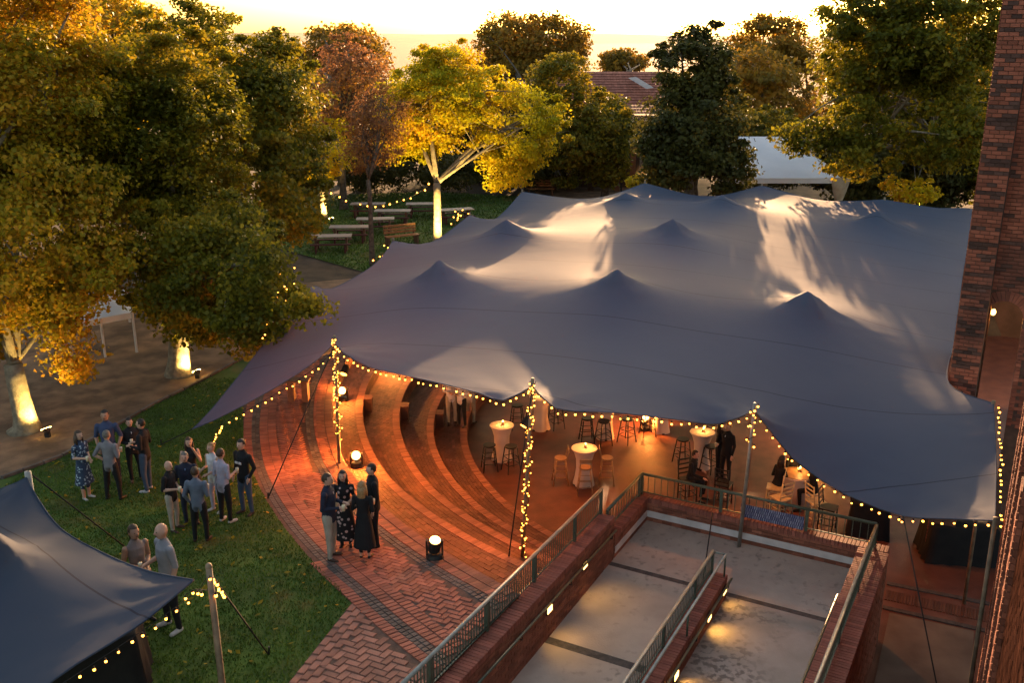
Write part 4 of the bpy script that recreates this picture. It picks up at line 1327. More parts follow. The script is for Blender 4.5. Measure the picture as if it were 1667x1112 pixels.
spot('lamp_light', t, rp(AS + 1.0, AX - AH + 0.2, AZ - 0.2), gz(1612, 592, FLOOR), (1.0, 0.55, 0.14), 5000, 20, 0.4)
for n_ in (AX - AH + 0.1, AX + AH - 0.1): point('lamp_light', t, rp(AS + 0.42, n_, AZ - 0.05), (1.0, 0.45, 0.10), 12)
# wall of the near building, seen almost edge on
pier = thing('brick_building', 'dark brick building wall with piers seen edge on at the lower right', 'building', rp(14, 0.6, FLOOR))
m = MB(); rbox(m, 4.0, 17.62, 0.37, 3.0, FLOOR, 12.0); m.build('wall', M['dark_wall'], pier)
tag(bricks_mesh(brick_face(rp(4.6, 0.37, FLOOR), RD, 8.5, 13.0, nrm=-RN, seed=21, bh=0.085)).build('brick', M['pier_brick'], pier), kind='stuff')
for s_ in (17.4, 15.6, 13.4, 11.0):
    m = MB(); rbox(m, s_ - 0.2, s_ + 0.22, 0.30, 0.372, FLOOR, 11.0); m.build('pilaster', M['dark_wall'], pier)
    tag(bricks_mesh(brick_face(rp(s_ - 0.2, 0.30, FLOOR), RD, 7.5, 0.42, nrm=-RN, seed=31, bh=0.085) + brick_face(rp(s_ - 0.2, 0.30, FLOOR), RN, 7.5, 0.07, nrm=-RD, seed=33, bh=0.085)).build('brick', M['tower_brick'], pier), kind='stuff')

# ================================================================ BACKGROUND BUILDINGS
hs = thing('brick_house', 'brick building with a red tiled roof behind the trees', 'house', gy(1000, 300, 66))
Yh = 66
def hp_(px, py): return gy(px, py, Yh)
a, b = hp_(880, 240), hp_(1075, 240)
m = MB(); m.box(((a.x + b.x) / 2, Yh + 4, 1.2), (b.x - a.x, 8, 5.2)); m.build('wall', M['dark_wall'], hs)
e0, e1_, r0 = hp_(900, 200), hp_(1100, 200), hp_(985, 121)
zE = hp_(1000, 185).z; zR = r0.z
m = MB(); rs = random.Random(2)
rows, cols = 16, 40
for i in range(rows):
    for j in range(cols):
        f0, f1 = i / rows, (i + 1.15) / rows
        x0 = e0.x + (e1_.x - e0.x) * j / cols; x1 = e0.x + (e1_.x - e0.x) * (j + 0.96) / cols
        y0, y1 = Yh - 0.6 + 5 * f0, Yh - 0.6 + 5 * f1
        z0, z1 = zE + (zR - zE) * f0, zE + (zR - zE) * f1
        m.add([(x0, y0, z0 + 0.05), (x1, y0, z0 + 0.05), (x1, y1, z1), (x0, y1, z1)], [(0, 1, 2, 3)])
m.add([(e0.x, Yh + 9, zE), (e1_.x, Yh + 9, zE), (e1_.x, Yh + 4.4, zR), (e0.x, Yh + 4.4, zR)], [(0, 1, 2, 3)])
roof = m.build('roof', M['roof_tile'], hs)
m = MB(); p0, p1, p2, p3 = gy(1022, 130, 69), gy(1052, 148, 66.2), gy(1064, 146, 66.2), gy(1035, 128, 69)
m.add([p0 + Vector((0, -.1, .15)), p1 + Vector((0, -.1, .15)), p2 + Vector((0, -.1, .15)), p3 + Vector((0, -.1, .15))], [(0, 1, 2, 3)]); m.build('metal_valley', M['metal_sheet'], roof)
for px in (902, 928, 962, 985, 1005, 1030):
    q = gy(px, 270, 64.5)
    m = MB(); m.box((q.x, 64.5, 0.6), (0.35, 0.35, 3.4)); m.build('column', M['wall_brick' if px > 970 else 'dark_wall'], hs)
q = gy(1014, 228, 62)
t = thing('yard_lamp', 'small green tinted lamp glowing between the far trees', 'lamp', (q.x, q.y, zt(99)))
m = MB(); m.tube([(q.x, q.y, zt(99)), (q.x, q.y, q.z)], 0.05, 6); m.build('post', M['black_plastic'], t)
m = MB(); m.ell(q, (0.16, 0.16, 0.16)); m.build('globe', M['green_lamp'], t, True)

# white marquee
mq = thing('marquee', 'white marquee with draped legs behind the big tent', 'marquee', gy(1290, 330, 50))
Ym = 52
e = [gy(1198, 283, Ym), gy(1378, 296, Ym)]
ap = gy(1262, 228, Ym + 3)
x0, x1 = e[0].x, e[1].x; zE = (e[0].z + e[1].z) / 2
m = MB(); N = 16
ridge0, ridge1 = x0 + (x1 - x0) * 0.15, x0 + (x1 - x0) * 0.62
zR = ap.z + 0.1
V = []; F = []
for i in range(N + 1):
    f = i / N; x = x0 + (x1 - x0) * f
    for j in range(9):
        g_ = j / 8
        xr = ridge0 + (ridge1 - ridge0) * f
        cv = g_ ** 0.85
        V.append((x + (xr - x) * g_, Ym + 4.0 * g_, zE + (zR - zE) * cv - 0.25 * math.sin(PI * g_) * (abs(f - 0.5) * 1.2)))
for i in range(N):
    for j in range(8):
        F.append((i * 9 + j, (i + 1) * 9 + j, (i + 1) * 9 + j + 1, i * 9 + j + 1))
m.add(V, F)
m.add([(x0, Ym + 8, zE), (x1, Ym + 8, zE), (ridge1, Ym + 4, zR), (ridge0, Ym + 4, zR), (x0, Ym, zE), (x1, Ym, zE)], [(0, 1, 2, 3), (5, 1, 2), (4, 3, 0)])
m.build('roof', M['marquee_white'], mq, True)
m = MB(); m.box(((x0 + x1) / 2, Ym - 0.02, zE - 0.14), (x1 - x0, 0.04, 0.28)); m.build('valance', M['marquee_white'], mq)
for px, sp_ in ((1214, 0.35), (1245, 0.2), (1368, 0.45), (1405, 0.2)):
    q = gy(px, 300, Ym + (0 if px != 1245 and px != 1405 else 4))
    m = MB(); m.rings([(0, 0, 0, .10, .10), (0, 0, 1.2, .13, .12), (0, 0, 1.9, sp_ * .8, .2), (0, 0, zE + 0.8 - 0.25, sp_ * 1.2, .25)], 10, 0, None, (q.x, q.y, zt(99))); m.build('draped_leg', M['drape_cream'], mq, True)
# white canopy behind the left trees
cn = thing('canopy_tent', 'white canopy on thin legs half hidden behind the left trees', 'canopy', gs(150, 600))
c0, c1, c2, c3 = gy(110, 528, 29.5), gy(215, 508, 30.5), gy(205, 470, 34.0), gy(100, 485, 33.5)
m = MB()
V = []
for i in range(9):
    for j in range(7):
        a = c0.lerp(c1, i / 8); b = c3.lerp(c2, i / 8); p = a.lerp(b, j / 6)
        V.append(p + Vector((0, 0, 0.5 * math.sin(PI * i / 8) * math.sin(PI * j / 6))))
m.add(V, [(i * 7 + j, (i + 1) * 7 + j, (i + 1) * 7 + j + 1, i * 7 + j + 1) for i in range(8) for j in range(6)])
m.build('roof', M['marquee_white'], cn, True)
m = MB(); m.bar(c0 + Vector((0, 0, -.1)), c1 + Vector((0, 0, -.1)), 0.02, 0.2); m.build('valance', M['marquee_white'], cn)
for p in (c0, c1, c2, c3, c0.lerp(c1, 0.5)):
    m = MB(); m.tube([(p.x, p.y, zt(99)), (p.x, p.y, p.z)], 0.045, 8); m.build('leg', M['white_band'], cn)

# ================================================================ FURNITURE
def at_floor(px, py, z=FLOOR): return gz(px, py, z)
def proto(name, label, cat, group): return thing(name, label, cat, (0, 0, 0), 0, group)
PROTO = {}
def make_cocktail():
    t = proto('cocktail_table', '', 'table', 'cloth covered cocktail tables')
    prof = [(0.30, 0.0), (0.295, 0.05), (0.25, 0.25), (0.215, 0.5), (0.225, 0.75), (0.29, 0.98), (0.36, 1.075), (0.365, 1.085)]
    n = 24; m = MB(); rr = []
    V = []
    for r, z in prof:
        for k in range(n):
            a = 2 * PI * k / n
            q = r * (1 + 0.05 * math.cos(4 * a) * (1 - z / 1.1))
            V.append((q * math.cos(a), q * math.sin(a), z))
    F = [(i * n + k, i * n + (k + 1) % n, (i + 1) * n + (k + 1) % n, (i + 1) * n + k) for i in range(len(prof) - 1) for k in range(n)]
    m.add(V, F); m.build('stretch_cover', M['table_cloth'], t, True, True)
    m = MB(); m.rings([(0, 0, 1.078, .362, .362), (0, 0, 1.095, .355, .355)], 24); m.build('table_top', M['table_cloth'], t, False, True)
    m = MB()
    for k in range(4):
        a = PI / 4 + k * PI / 2; m.box((0.27 * math.cos(a), 0.27 * math.sin(a), 0.015), (0.08, 0.08, 0.03), Matrix.Rotation(a, 3, 'Z'))
    m.build('foot', M['black_plastic'], t, False, True)
    return t
def make_stool(mat, back):
    t = proto('bar_stool', '', 'stool', 'bar stools at the cocktail tables')
    h = 0.76
    m = MB(); m.rings([(0, 0, h - 0.02, .17, .16), (0, 0, h, .185, .175), (0, 0, h + 0.03, .18, .17)], 16); m.build('seat', mat, t, False, True)
    for sx in (-1, 1):
        for sy in (-1, 1):
            m = MB(); m.tube([(sx * 0.21, sy * 0.21, 0), (sx * 0.13, sy * 0.13, h - 0.02)], [0.015, 0.02], 8); m.build('leg', mat, t, True, True)
    for z, w_ in ((0.25, 0.184), (0.45, 0.163)):
        m = MB()
        for a, b in (((-1, -1), (1, -1)), ((1, -1), (1, 1)), ((1, 1), (-1, 1)), ((-1, 1), (-1, -1))):
            m.tube([(a[0] * w_, a[1] * w_, z), (b[0] * w_, b[1] * w_, z)], 0.011, 6)
        m.build('footrest', mat, t, True, True)
    if back:
        m = MB()
        for sx in (-1, 1): m.tube([(sx * 0.14, 0.15, h), (sx * 0.15, 0.22, h + 0.30)], 0.014, 6)
        m.box((0, 0.22, h + 0.28), (0.34, 0.022, 0.10)); m.build('backrest', mat, t, False, True)
    return t
def make_chair(mat):
    t = proto('ladder_back_chair', '', 'chair', 'pale ladder back chairs at the dining table')
    h = 0.62
    m = MB(); m.box((0, 0, h), (0.40, 0.40, 0.035)); m.build('seat', mat, t, False, True)
    for sx in (-1, 1):
        m = MB(); m.tube([(sx * 0.18, -0.18, 0), (sx * 0.18, -0.18, h)], 0.017, 8); m.build('leg', mat, t, True, True)
        m = MB(); m.tube([(sx * 0.18, 0.18, 0), (sx * 0.18, 0.18, h), (sx * 0.185, 0.25, h + 0.52)], 0.017, 8); m.build('leg', mat, t, True, True)
    for i in range(4):
        m = MB(); f = (i + 1) / 4.2; m.bar((-0.185, 0.18 + 0.07 * f, h + 0.52 * f), (0.185, 0.18 + 0.07 * f, h + 0.52 * f), 0.014, 0.035); m.build('back_slat', mat, t, False, True)
    for z in (0.2, 0.38):
        m = MB()
        for a, b in (((-1, -1), (1, -1)), ((1, -1), (1, 1)), ((1, 1), (-1, 1)), ((-1, 1), (-1, -1))):
            m.tube([(a[0] * .18, a[1] * .18, z), (b[0] * .18, b[1] * .18, z)], 0.011, 6)
        m.build('rung', mat, t, True, True)
    return t
used = set()
def put(key, maker, loc, rz, label, scale=None):
    if key not in PROTO:
        o = PROTO[key] = maker()
        o.location = loc; o.rotation_euler = (0, 0, rz); o['label'] = label
    else:
        o = copy_tree(PROTO[key], None, loc, rz, scale, label)
    return o
def candle(p, lab):
    t = thing('candle', lab, 'candle', p, group='candles on the tables')
    m = MB(); m.rings([(0, 0, 0, .035, .035), (0, 0, .09, .04, .04)], 10, 0, None, p); m.build('holder', M['candle_glass'], t, True)
    m = MB(); m.rings([(0, 0, .092, .012, .012), (0, 0, .115, .018, .018), (0, 0, .15, .003, .003)], 8, 0, None, p); m.build('flame', M['flame'], t, True)
    point('flame_light', t, Vector(p) + Vector((0, 0, 0.19)), (1.0, 0.42, 0.10), 6, 0.03)
for px, py, lab in ((817, 752, 'white covered cocktail table between two black stools near the seating tiers'), (950, 792, 'white covered cocktail table ringed by three wooden stools'),
                    (1140, 764, 'pale covered cocktail table by the standing man in dark clothes'), (985, 716, 'pale covered cocktail table under the tent edge right of the middle pole'),
                    (880, 702, 'tall pale cocktail table behind the middle lit pole'), (1075, 706, 'small pale table deep under the tent')):
    p = at_floor(px, py - 4)
    put('ct', make_cocktail, p, rnd.uniform(0, 3), lab)
    candle(Vector((p.x + 0.03, p.y, FLOOR + 1.10)), 'small lit candle on the ' + lab.replace('white covered ', '').replace('pale covered ', ''))
for px, py, rz, kd, lab in ((797, 768, 0.2, 'b', 'black stool left of the cocktail table near the tiers'), (832, 770, 0.5, 'b', 'black stool right of the cocktail table near the tiers'),
                            (912, 790, -1.5, 'w', 'wooden stool left of the ringed cocktail table'), (952, 806, 3.1, 'w', 'wooden stool in front of the ringed cocktail table'), (987, 790, 1.5, 'w', 'wooden stool right of the ringed cocktail table'),
                            (955, 722, 0.1, 'b', 'black stool left of the table half hidden under the tent edge'), (982, 727, 0.4, 'b', 'black stool in front of the table half hidden under the tent edge'), (1020, 723, 0.8, 'b', 'black stool right of the table half hidden under the tent edge'),
                            (1110, 758, 0.3, 'b', 'black stool left of the table with the standing man'), (1155, 770, 0.7, 'b', 'black stool in front of the table with the standing man'),
                            (842, 700, 0.2, 'b', 'black stool left behind the middle lit pole'), (905, 700, 0.5, 'b', 'black stool right behind the middle lit pole'), (1054, 712, 0.2, 'b', 'black stool at the small deep table')):
    put('st' + kd, (lambda: make_stool(M['stool_wood'], True)) if kd == 'w' else (lambda: make_stool(M['stool_black'], False)), at_floor(px, py - 3), rz, lab)
# dining table in front
dt = thing('dining_table', 'round dining table with a pale cloth behind the landing railing', 'table', at_floor(1293, 822))
p = at_floor(1293, 822)
m = MB(); m.rings([(0, 0, .0, .40, .40), (0, 0, .5, .36, .36), (0, 0, .88, .44, .44), (0, 0, .90, .45, .45), (0, 0, .91, .43, .43)], 24, 0, None, p); m.build('tablecloth', M['table_cloth'], dt, True)
m = MB(); m.rings([(0, 0, .912, .40, .40), (0, 0, .925, .40, .40)], 20, 0, None, p); m.build('table_top', M['stool_wood'], dt)
candle(p + Vector((0.1, 0.1, 0.93)), 'lit candle on the round dining table')
for px, py, rz, lab in ((1258, 828, -1.9, 'pale ladder back chair left of the dining table'), (1268, 846, -2.7, 'pale ladder back chair in front left of the dining table'), (1325, 852, 1.9, 'pale ladder back chair in front right of the dining table'), (1310, 806, 0.6, 'pale ladder back chair behind the dining table')):
    put('ch', lambda: make_chair(M['chair_gold']), at_floor(px, py), rz, lab)
for px, py, rz, lab in ((1118, 815, 0.4, 'dark chair behind the landing railing below the standing man'), (1176, 822, 2.6, 'dark chair right behind the landing railing'), (1345, 862, 1.0, 'dark chair at the right of the dining table')):
    o = put('chd', lambda: make_chair(M['stool_black']), at_floor(px, py), rz, lab)
    o['group'] = 'dark chairs behind the railing'
# mixing desk table and draped table
def draped(p, sx, sy, h, rz, lab, seed):
    rs = random.Random(seed); n = 40; V = []
    t = thing('draped_table', lab, 'table', p)
    for z, k_ in ((0.0, 1.12), (h * 0.5, 1.05), (h - 0.03, 1.0), (h, 0.98)):
        for i in range(n):
            a = 2 * PI * i / n
            c, s_ = math.cos(a), math.sin(a)
            q = 1 / max(abs(c), abs(s_))
            rip = 1 + (0.05 * math.sin(i * 2.4 + seed) + rs.uniform(-.01, .01)) * (1 - z / h)
            v = Matrix.Rotation(rz, 3, 'Z') @ Vector((c * q * sx / 2 * k_ * rip, s_ * q * sy / 2 * k_ * rip, z))
            V.append(v + Vector(p))
    m = MB(); m.add(V, [(r * n + i, r * n + (i + 1) % n, (r + 1) * n + (i + 1) % n, (r + 1) * n + i) for r in range(3) for i in range(n)] + [tuple(3 * n + i for i in range(n))])
    m.build('drape', M['black_cloth'], t, True)
    return t
draped(at_floor(1556, 905), 1.5, 0.9, 0.95, -0.15, 'table draped in black cloth under the right front tent edge', 3)
draped(at_floor(1412, 868), 0.9, 0.6, 0.9, -0.35, 'black draped desk behind the right end of the landing railing', 5)
draped(gs(205, 1100) + Vector((-0.5, -0.2, 0)), 1.6, 0.8, 0.95, 0.3, 'black draped table under the small tent', 7)
lp = at_floor(1412, 866) + Vector((0, 0, 0.91))
t = thing('laptop', 'open black laptop glowing on the black draped desk', 'laptop', lp)
m = MB(); m.box(lp + Vector((0, 0, .01)), (0.34, 0.24, 0.02), Matrix.Rotation(-0.3, 3, 'Z')); m.build('base', M['black_plastic'], t)
m = MB(); m.box(lp + Vector((0.02, -0.14, .12)), (0.34, 0.015, 0.22), Matrix.Rotation(-0.3, 3, 'Z')); m.build('screen', M['black_plastic'], t)
# printed banner on the landing railing
mt = bpy.data.materials.new('banner_print'); mt.use_nodes = True
tr_ = mt.node_tree; b_ = tr_.nodes['Principled BSDF']; b_.inputs['Roughness'].default_value = 0.6
tc_ = nn(tr_, 'ShaderNodeTexCoord'); mp_ = nn(tr_, 'ShaderNodeMapping'); br_ = nn(tr_, 'ShaderNodeTexBrick')
tr_.links.new(tc_.outputs['Generated'], mp_.inputs['Vector'])
sp_ = nn(tr_, 'ShaderNodeSeparateXYZ'); cb_ = nn(tr_, 'ShaderNodeCombineXYZ')
tr_.links.new(mp_.outputs[0], sp_.inputs[0]); tr_.links.new(sp_.outputs['X'], cb_.inputs['X']); tr_.links.new(sp_.outputs['Z'], cb_.inputs['Y'])
br_.inputs['Scale'].default_value = 1.0; br_.inputs['Brick Width'].default_value = 0.034; br_.inputs['Row Height'].default_value = 0.25; br_.inputs['Mortar Size'].default_value = 0.010
br_.inputs['Color1'].default_value = (0.10, 0.11, 0.22, 1); br_.inputs['Color2'].default_value = (0.34, 0.35, 0.46, 1); br_.inputs['Mortar'].default_value = (0.035, 0.04, 0.10, 1)
tr_.links.new(cb_.outputs[0], br_.inputs['Vector']); tr_.links.new(br_.outputs['Color'], b_.inputs['Base Color'])
bn = thing('banner', 'dark blue banner with small pale print hung on the landing railing', 'banner', rp(18.92, -3.9, -0.4))
m = MB(); a_, c_ = rp(18.915, -4.62, -0.22), rp(18.915, -3.30, -0.22); m.bar(a_, c_, 0.012, 0.30); m.build('sheet', mt, bn)
# blocks set on the seating steps
for px, py, lab in ((596, 668, 'small box standing on the upper seating tier'), (655, 680, 'small box standing on the second seating tier'), (712, 692, 'small dark box standing on the third seating tier')):
    p = gz(px, py, -1.5)
    for i in range(20): p = gz(px, py, tier_ground(p.x, p.y))
    t = thing('step_block', lab, 'block', p, group='blocks on the seating tiers')
    m = MB(); m.box(p + Vector((0, 0, 0.2)), (0.38, 0.34, 0.40)); m.box(p + Vector((0, 0, 0.415)), (0.42, 0.38, 0.03)); m.build('block', M['tier_brick'], t)
pp = gs(487, 652)
t = thing('wooden_stand', 'small wooden stand under the left tent edge on the terrace', 'stand', pp)
for dx in (-0.2, 0.2):
    m = MB(); m.box(pp + Vector((dx, 0, 0.3)), (0.16, 0.3, 0.6)); m.build('leg', M['table_wood'], t)
m = MB(); m.box(pp + Vector((0, 0, 0.62)), (0.66, 0.36, 0.05)); m.build('top', M['table_wood'], t)

# picnic tables on the back lawn
def make_picnic():
    t = proto('picnic_table', '', 'table', 'picnic tables on the back lawn')
    for i in range(4):
        m = MB(); m.box((0, -0.33 + i * 0.22, 0.76), (2.3, 0.20, 0.045)); m.build('plank', M['table_top'], t, False, True)
    for sx in (-1, 1):
        m = MB(); m.box((sx * 0.85, 0, 0.37), (0.10, 0.7, 0.74)); m.box((sx * 0.85, 0, 0.40), (0.08, 1.5, 0.08)); m.build('trestle', M['table_wood'], t, False, True)
    for sy in (-1, 1):
        m = MB(); m.box((0, sy * 0.72, 0.44), (2.2, 0.26, 0.05)); m.box((-0.8, sy * 0.72, 0.21), (0.08, 0.22, 0.42)); m.box((0.8, sy * 0.72, 0.21), (0.08, 0.22, 0.42)); m.build('bench', M['red_seat'], t, False, True)
    return t
for i, (px, py, rz, lab) in enumerate(((540, 408, 0.1, 'picnic table nearest the dark tree on the back lawn'), (570, 392, 0.05, 'long picnic table second from the dark tree'), (612, 378, 0.1, 'picnic table beside the thin trunk on the back lawn'),
                                       (640, 364, 0.0, 'picnic table with dishes behind the thin trunk'), (690, 352, 0.05, 'farthest picnic table under the light garland'), (742, 362, 0.3, 'picnic table right of the gold tree trunk'), (600, 352, 0.0, 'picnic table under the middle of the garland'))):
    o = put('pic', make_picnic, gs(px, py), rz, lab); o.scale = (0.85, 0.85, 0.95)
def make_bench():
    t = proto('park_bench', '', 'bench', 'wooden benches behind the tent')
    for i in range(3):
        m = MB(); m.box((0, -0.15 + i * 0.15, 0.45), (1.7, 0.12, 0.04)); m.build('seat_slat', M['bench_wood'], t, False, True)
        m = MB(); m.box((0, 0.27 + i * 0.03, 0.6 + i * 0.15), (1.7, 0.03, 0.11)); m.build('back_slat', M['bench_wood'], t, False, True)
    for sx in (-1, 1):
        m = MB(); m.box((sx * 0.75, 0, 0.22), (0.07, 0.45, 0.43)); m.tube([(sx * 0.75, 0.26, 0.1), (sx * 0.75, 0.36, 0.98)], 0.035, 6); m.build('leg', M['table_wood'], t, False, True)
    return t
for px, py, rz, lab in ((655, 398, 0.5, 'wooden bench with slatted back behind the left tent edge'), (880, 318, -0.1, 'wooden bench on the far paving behind the tent')):
    put('ben', make_bench, gs(px, py), rz, lab)

# ================================================================ PEOPLE
pm('skin_light', (0.52, 0.30, 0.21), (0.45, 0.25, 0.17), 10, 0.55)
pm('skin_tan', (0.40, 0.22, 0.14), (0.34, 0.18, 0.115), 10, 0.55)
pm('hair_dark', (0.018, 0.012, 0.009), (0.03, 0.02, 0.014), 30, 0.5)
pm('hair_brown', (0.065, 0.035, 0.02), (0.04, 0.022, 0.012), 30, 0.5)
pm('hair_blond', (0.34, 0.20, 0.085), (0.22, 0.12, 0.05), 30, 0.5)
pm('hair_grey', (0.16, 0.13, 0.11), (0.10, 0.085, 0.07), 30, 0.55)
pm('shoe_black', (0.012, 0.011, 0.01), None, 8, 0.4)
pm('shoe_brown', (0.06, 0.03, 0.018), None, 8, 0.45)
pm('shoe_white', (0.55, 0.50, 0.46), None, 8, 0.6)
def cloth(n, c, k=0.75): pm(n, c, tuple(x * k for x in c), 5, 0.85, 0.5, 14)
cloth('c_black', (0.012, 0.012, 0.014)); cloth('c_navy', (0.018, 0.022, 0.042)); cloth('c_blueshirt', (0.05, 0.065, 0.13)); cloth('c_grey', (0.20, 0.185, 0.20))
cloth('c_slate', (0.13, 0.15, 0.20)); cloth('c_lavender', (0.38, 0.34, 0.42)); cloth('c_white', (0.62, 0.58, 0.58)); cloth('c_khaki', (0.36, 0.31, 0.25)); cloth('c_jeans', (0.055, 0.08, 0.13))
cloth('c_lightblue', (0.20, 0.30, 0.50)); cloth('c_taupe', (0.22, 0.165, 0.15)); cloth('c_silver', (0.30, 0.29, 0.31))
def floral(name, base, petals, sc_, th):
    m = pm(name, base, tuple(x * 0.8 for x in base), 5, 0.85)
    t = m.node_tree; b = t.nodes['Principled BSDF']
    v = nn(t, 'ShaderNodeTexVoronoi'); v.inputs['Scale'].default_value = sc_
    tc = nn(t, 'ShaderNodeTexCoord'); t.links.new(tc.outputs['Object'], v.inputs['Vector'])
    lt = nn(t, 'ShaderNodeMath', operation='LESS_THAN'); lt.inputs[1].default_value = th
    t.links.new(v.outputs['Distance'], lt.inputs[0])
    mx = nn(t, 'ShaderNodeMixRGB'); mx.inputs['Color2'].default_value = (*petals, 1)
    src = b.inputs['Base Color'].links[0].from_socket
    t.links.new(lt.outputs[0], mx.inputs['Fac']); t.links.new(src, mx.inputs['Color1']); t.links.new(mx.outputs[0], b.inputs['Base Color'])
floral('c_floral_dark', (0.013, 0.012, 0.014), (0.42, 0.30, 0.28), 9, 0.30)
floral('c_floral_blue', (0.035, 0.055, 0.10), (0.30, 0.36, 0.42), 16, 0.36)
# hoodie with a pale printed bar across the chest
def lerp(a, b, f): return a + (b - a) * f
ARM = {'down': ((.235, .03, 1.13), (.25, -.06, .88)), 'hold': ((.235, .03, 1.13), (.12, -.24, 1.14)), 'clasp': ((.23, .03, 1.12), (.05, -.22, 1.06)), 'face': ((.23, -.10, 1.16), (.09, -.17, 1.46)),
       'hip': ((.33, .06, 1.15), (.17, -.04, 1.0)), 'pocket': ((.26, .06, 1.13), (.20, -.05, .92)), 'fold': ((.24, -.03, 1.12), (.0, -.20, 1.14)), 'table': ((.24, -.12, 1.14), (.16, -.36, 1.06)), 'back': ((.24, .10, 1.14), (.08, .17, .98))}
PEOPLE = []
def person(label, px, py, heady, rz, top, bottom, shoe='shoe_black', arms=('hold', 'down'), hair='hair_brown', style='short', sleeves='long', female=False, jacket=None, dress=None, skin='skin_light', Z=None, H=None, sit=None, loc=None, lean=0.0, stance=0.09, vox=0.0165):
    if loc is None:
        p = gs(px, py) if Z is None else gz(px, py, Z)
    else: p = Vector(loc)
    if H is None:
        H = max(1.52, min(1.93, gy(px, heady, p.y - 0.02).z - p.z + 0.02))
    S = H / 1.78
    segs = []      # (a, b, ra, rb, tag)
    mb = MB()
    def cap(a, b, ra, rb, tg, nd=10):
        a = Vector(a); b = Vector(b); d = b - a; L = d.length; d = d / max(L, 1e-6)
        pts = [a - d * ra * 0.95, a - d * ra * 0.7, a - d * ra * 0.3, a, b, b + d * rb * 0.3, b + d * rb * 0.7, b + d * rb * 0.95]
        rad = [ra * 0.2, ra * 0.71, ra * 0.95, ra, rb, rb * 0.95, rb * 0.71, rb * 0.2]
        mb.tube(pts, rad, nd); segs.append((a, b, ra, rb, tg))
    slim = 0.88 if female else 1.0
    dz = 0.0
    hipz = 0.93
    if sit: dz = sit - hipz
    # torso
    R_ = [(0, .0, .90, .135, .105), (0, .0, .98, .155 if female else .15, .115), (0, -.005, 1.10, .125 if female else .145, .10), (0, -.01, 1.26, .155 * slim, .118), (0, .0, 1.38, .175 * slim, .11), (0, .01, 1.45, .12 * slim, .075), (0, .01, 1.50, .06, .055)]
    if jacket: R_ = [(0, .0, .80, .175, .13), (0, .0, .90, .172, .13), (0, -.005, 1.08, .158, .118), (0, -.01, 1.26, .172, .13), (0, .0, 1.39, .19, .118), (0, .01, 1.46, .13, .08), (0, .01, 1.50, .06, .055)]
    elif not female and not dress: R_ = [(0, .0, .86, .155, .118)] + R_[1:]
    R_ = [(a, b + lean * max(0, c - 0.95) * -1, c + dz, d_, e_) for a, b, c, d_, e_ in R_]
    mb.rings(R_, 18)
    tt = 'inner' if (jacket and top) else 'top'
    segs.append((Vector((0, -lean * .1, 1.05 + dz)), Vector((0, -lean * .42, 1.40 + dz)), .15, .15, 'jacket' if jacket else 'top'))
    segs.append((Vector((-.10 * slim, -lean * .42, 1.41 + dz)), Vector((.10 * slim, -lean * .42, 1.41 + dz)), .085, .085, 'jacket' if jacket else 'top'))
    segs.append((Vector((0, 0, .86 + dz)), Vector((0, 0, 1.02 + dz)), .145, .145, 'jacket' if jacket else ('top' if not sit else 'top')))
    if jacket:
        segs.append((Vector((0, -.125 - lean * .2, 1.08 + dz)), Vector((0, -.105 - lean * .4, 1.46 + dz)), .012, .05, 'inner'))
    hd = Vector((0, -.015 - lean * .62, 1.645 + dz))
    cap((0, .01 - lean * .45, 1.46 + dz), (0, -.005 - lean * .55, 1.56 + dz), .055, .05, 'skin')
    mb.ell(hd, (.078, .096, .118), None, 16, 12); segs.append((hd - Vector((0, 0, .03)), hd + Vector((0, 0, .03)), .085, .085, 'skin'))
    mb.ell(hd + Vector((0, -.02, -.075)), (.055, .065, .045), None, 10, 6)
    mb.ell(hd + Vector((0, -.102, -.012)), (.014, .022, .024), None, 8, 6)
    for sx in (-1, 1): mb.ell(hd + Vector((sx * .08, .01, -.005)), (.014, .022, .032), None, 8, 6)
    # legs
    if not dress or sit:
        for sx in (-1, 1):
            if sit:
                hip = (sx * .09, 0, .92 + dz); kn = (sx * .11, -.40, .90 + dz); an = (sx * .11, -.36, max(.10, .48 + dz))
            else:
                st = stance + (0.02 if sx > 0 else 0)
                hip = (sx * .085, 0, .90); kn = (sx * (.085 + st) / 1.6 * 1.05, -.02, .49); an = (sx * st * 1.15, .015 * sx, .09)
            cap(hip, kn, .098 if not female else .092, .066, 'bottom'); cap(kn, an, .063, .046, 'bottom')
            ft = Vector(an)
            rot = Matrix.Rotation(sx * 0.25, 3, 'Z')
            fo = rot @ Vector((0, -.15, 0))
            cap((ft.x, ft.y + .02, .045), (ft.x + fo.x, ft.y + fo.y, .034), .042, .036, 'shoe')
            segs.append((Vector((ft.x, ft.y, .02)), Vector((ft.x + fo.x, ft.y + fo.y, .02)), .045, .045, 'shoe'))
    else:
        hem = dress
        mb.rings([(0, 0, hem, .24, .19), (0, 0, hem + .05, .235, .185), (0, 0, .62, .20, .16), (0, 0, .88, .165, .125), (0, 0, .99, .14, .10)], 18)
        segs.append((Vector((0, 0, hem + .05)), Vector((0, 0, .95)), .21, .15, 'bottom'))
        for sx in (-1, 1):
            an = (sx * .085, .01 * sx, .08)
            cap((sx * .09, 0, .60), an, .065, .038, 'skin')
            fo = Matrix.Rotation(sx * 0.2, 3, 'Z') @ Vector((0, -.13, 0))
            cap((an[0], .02, .04), (an[0] + fo.x, fo.y, .03), .036, .03, 'shoe')
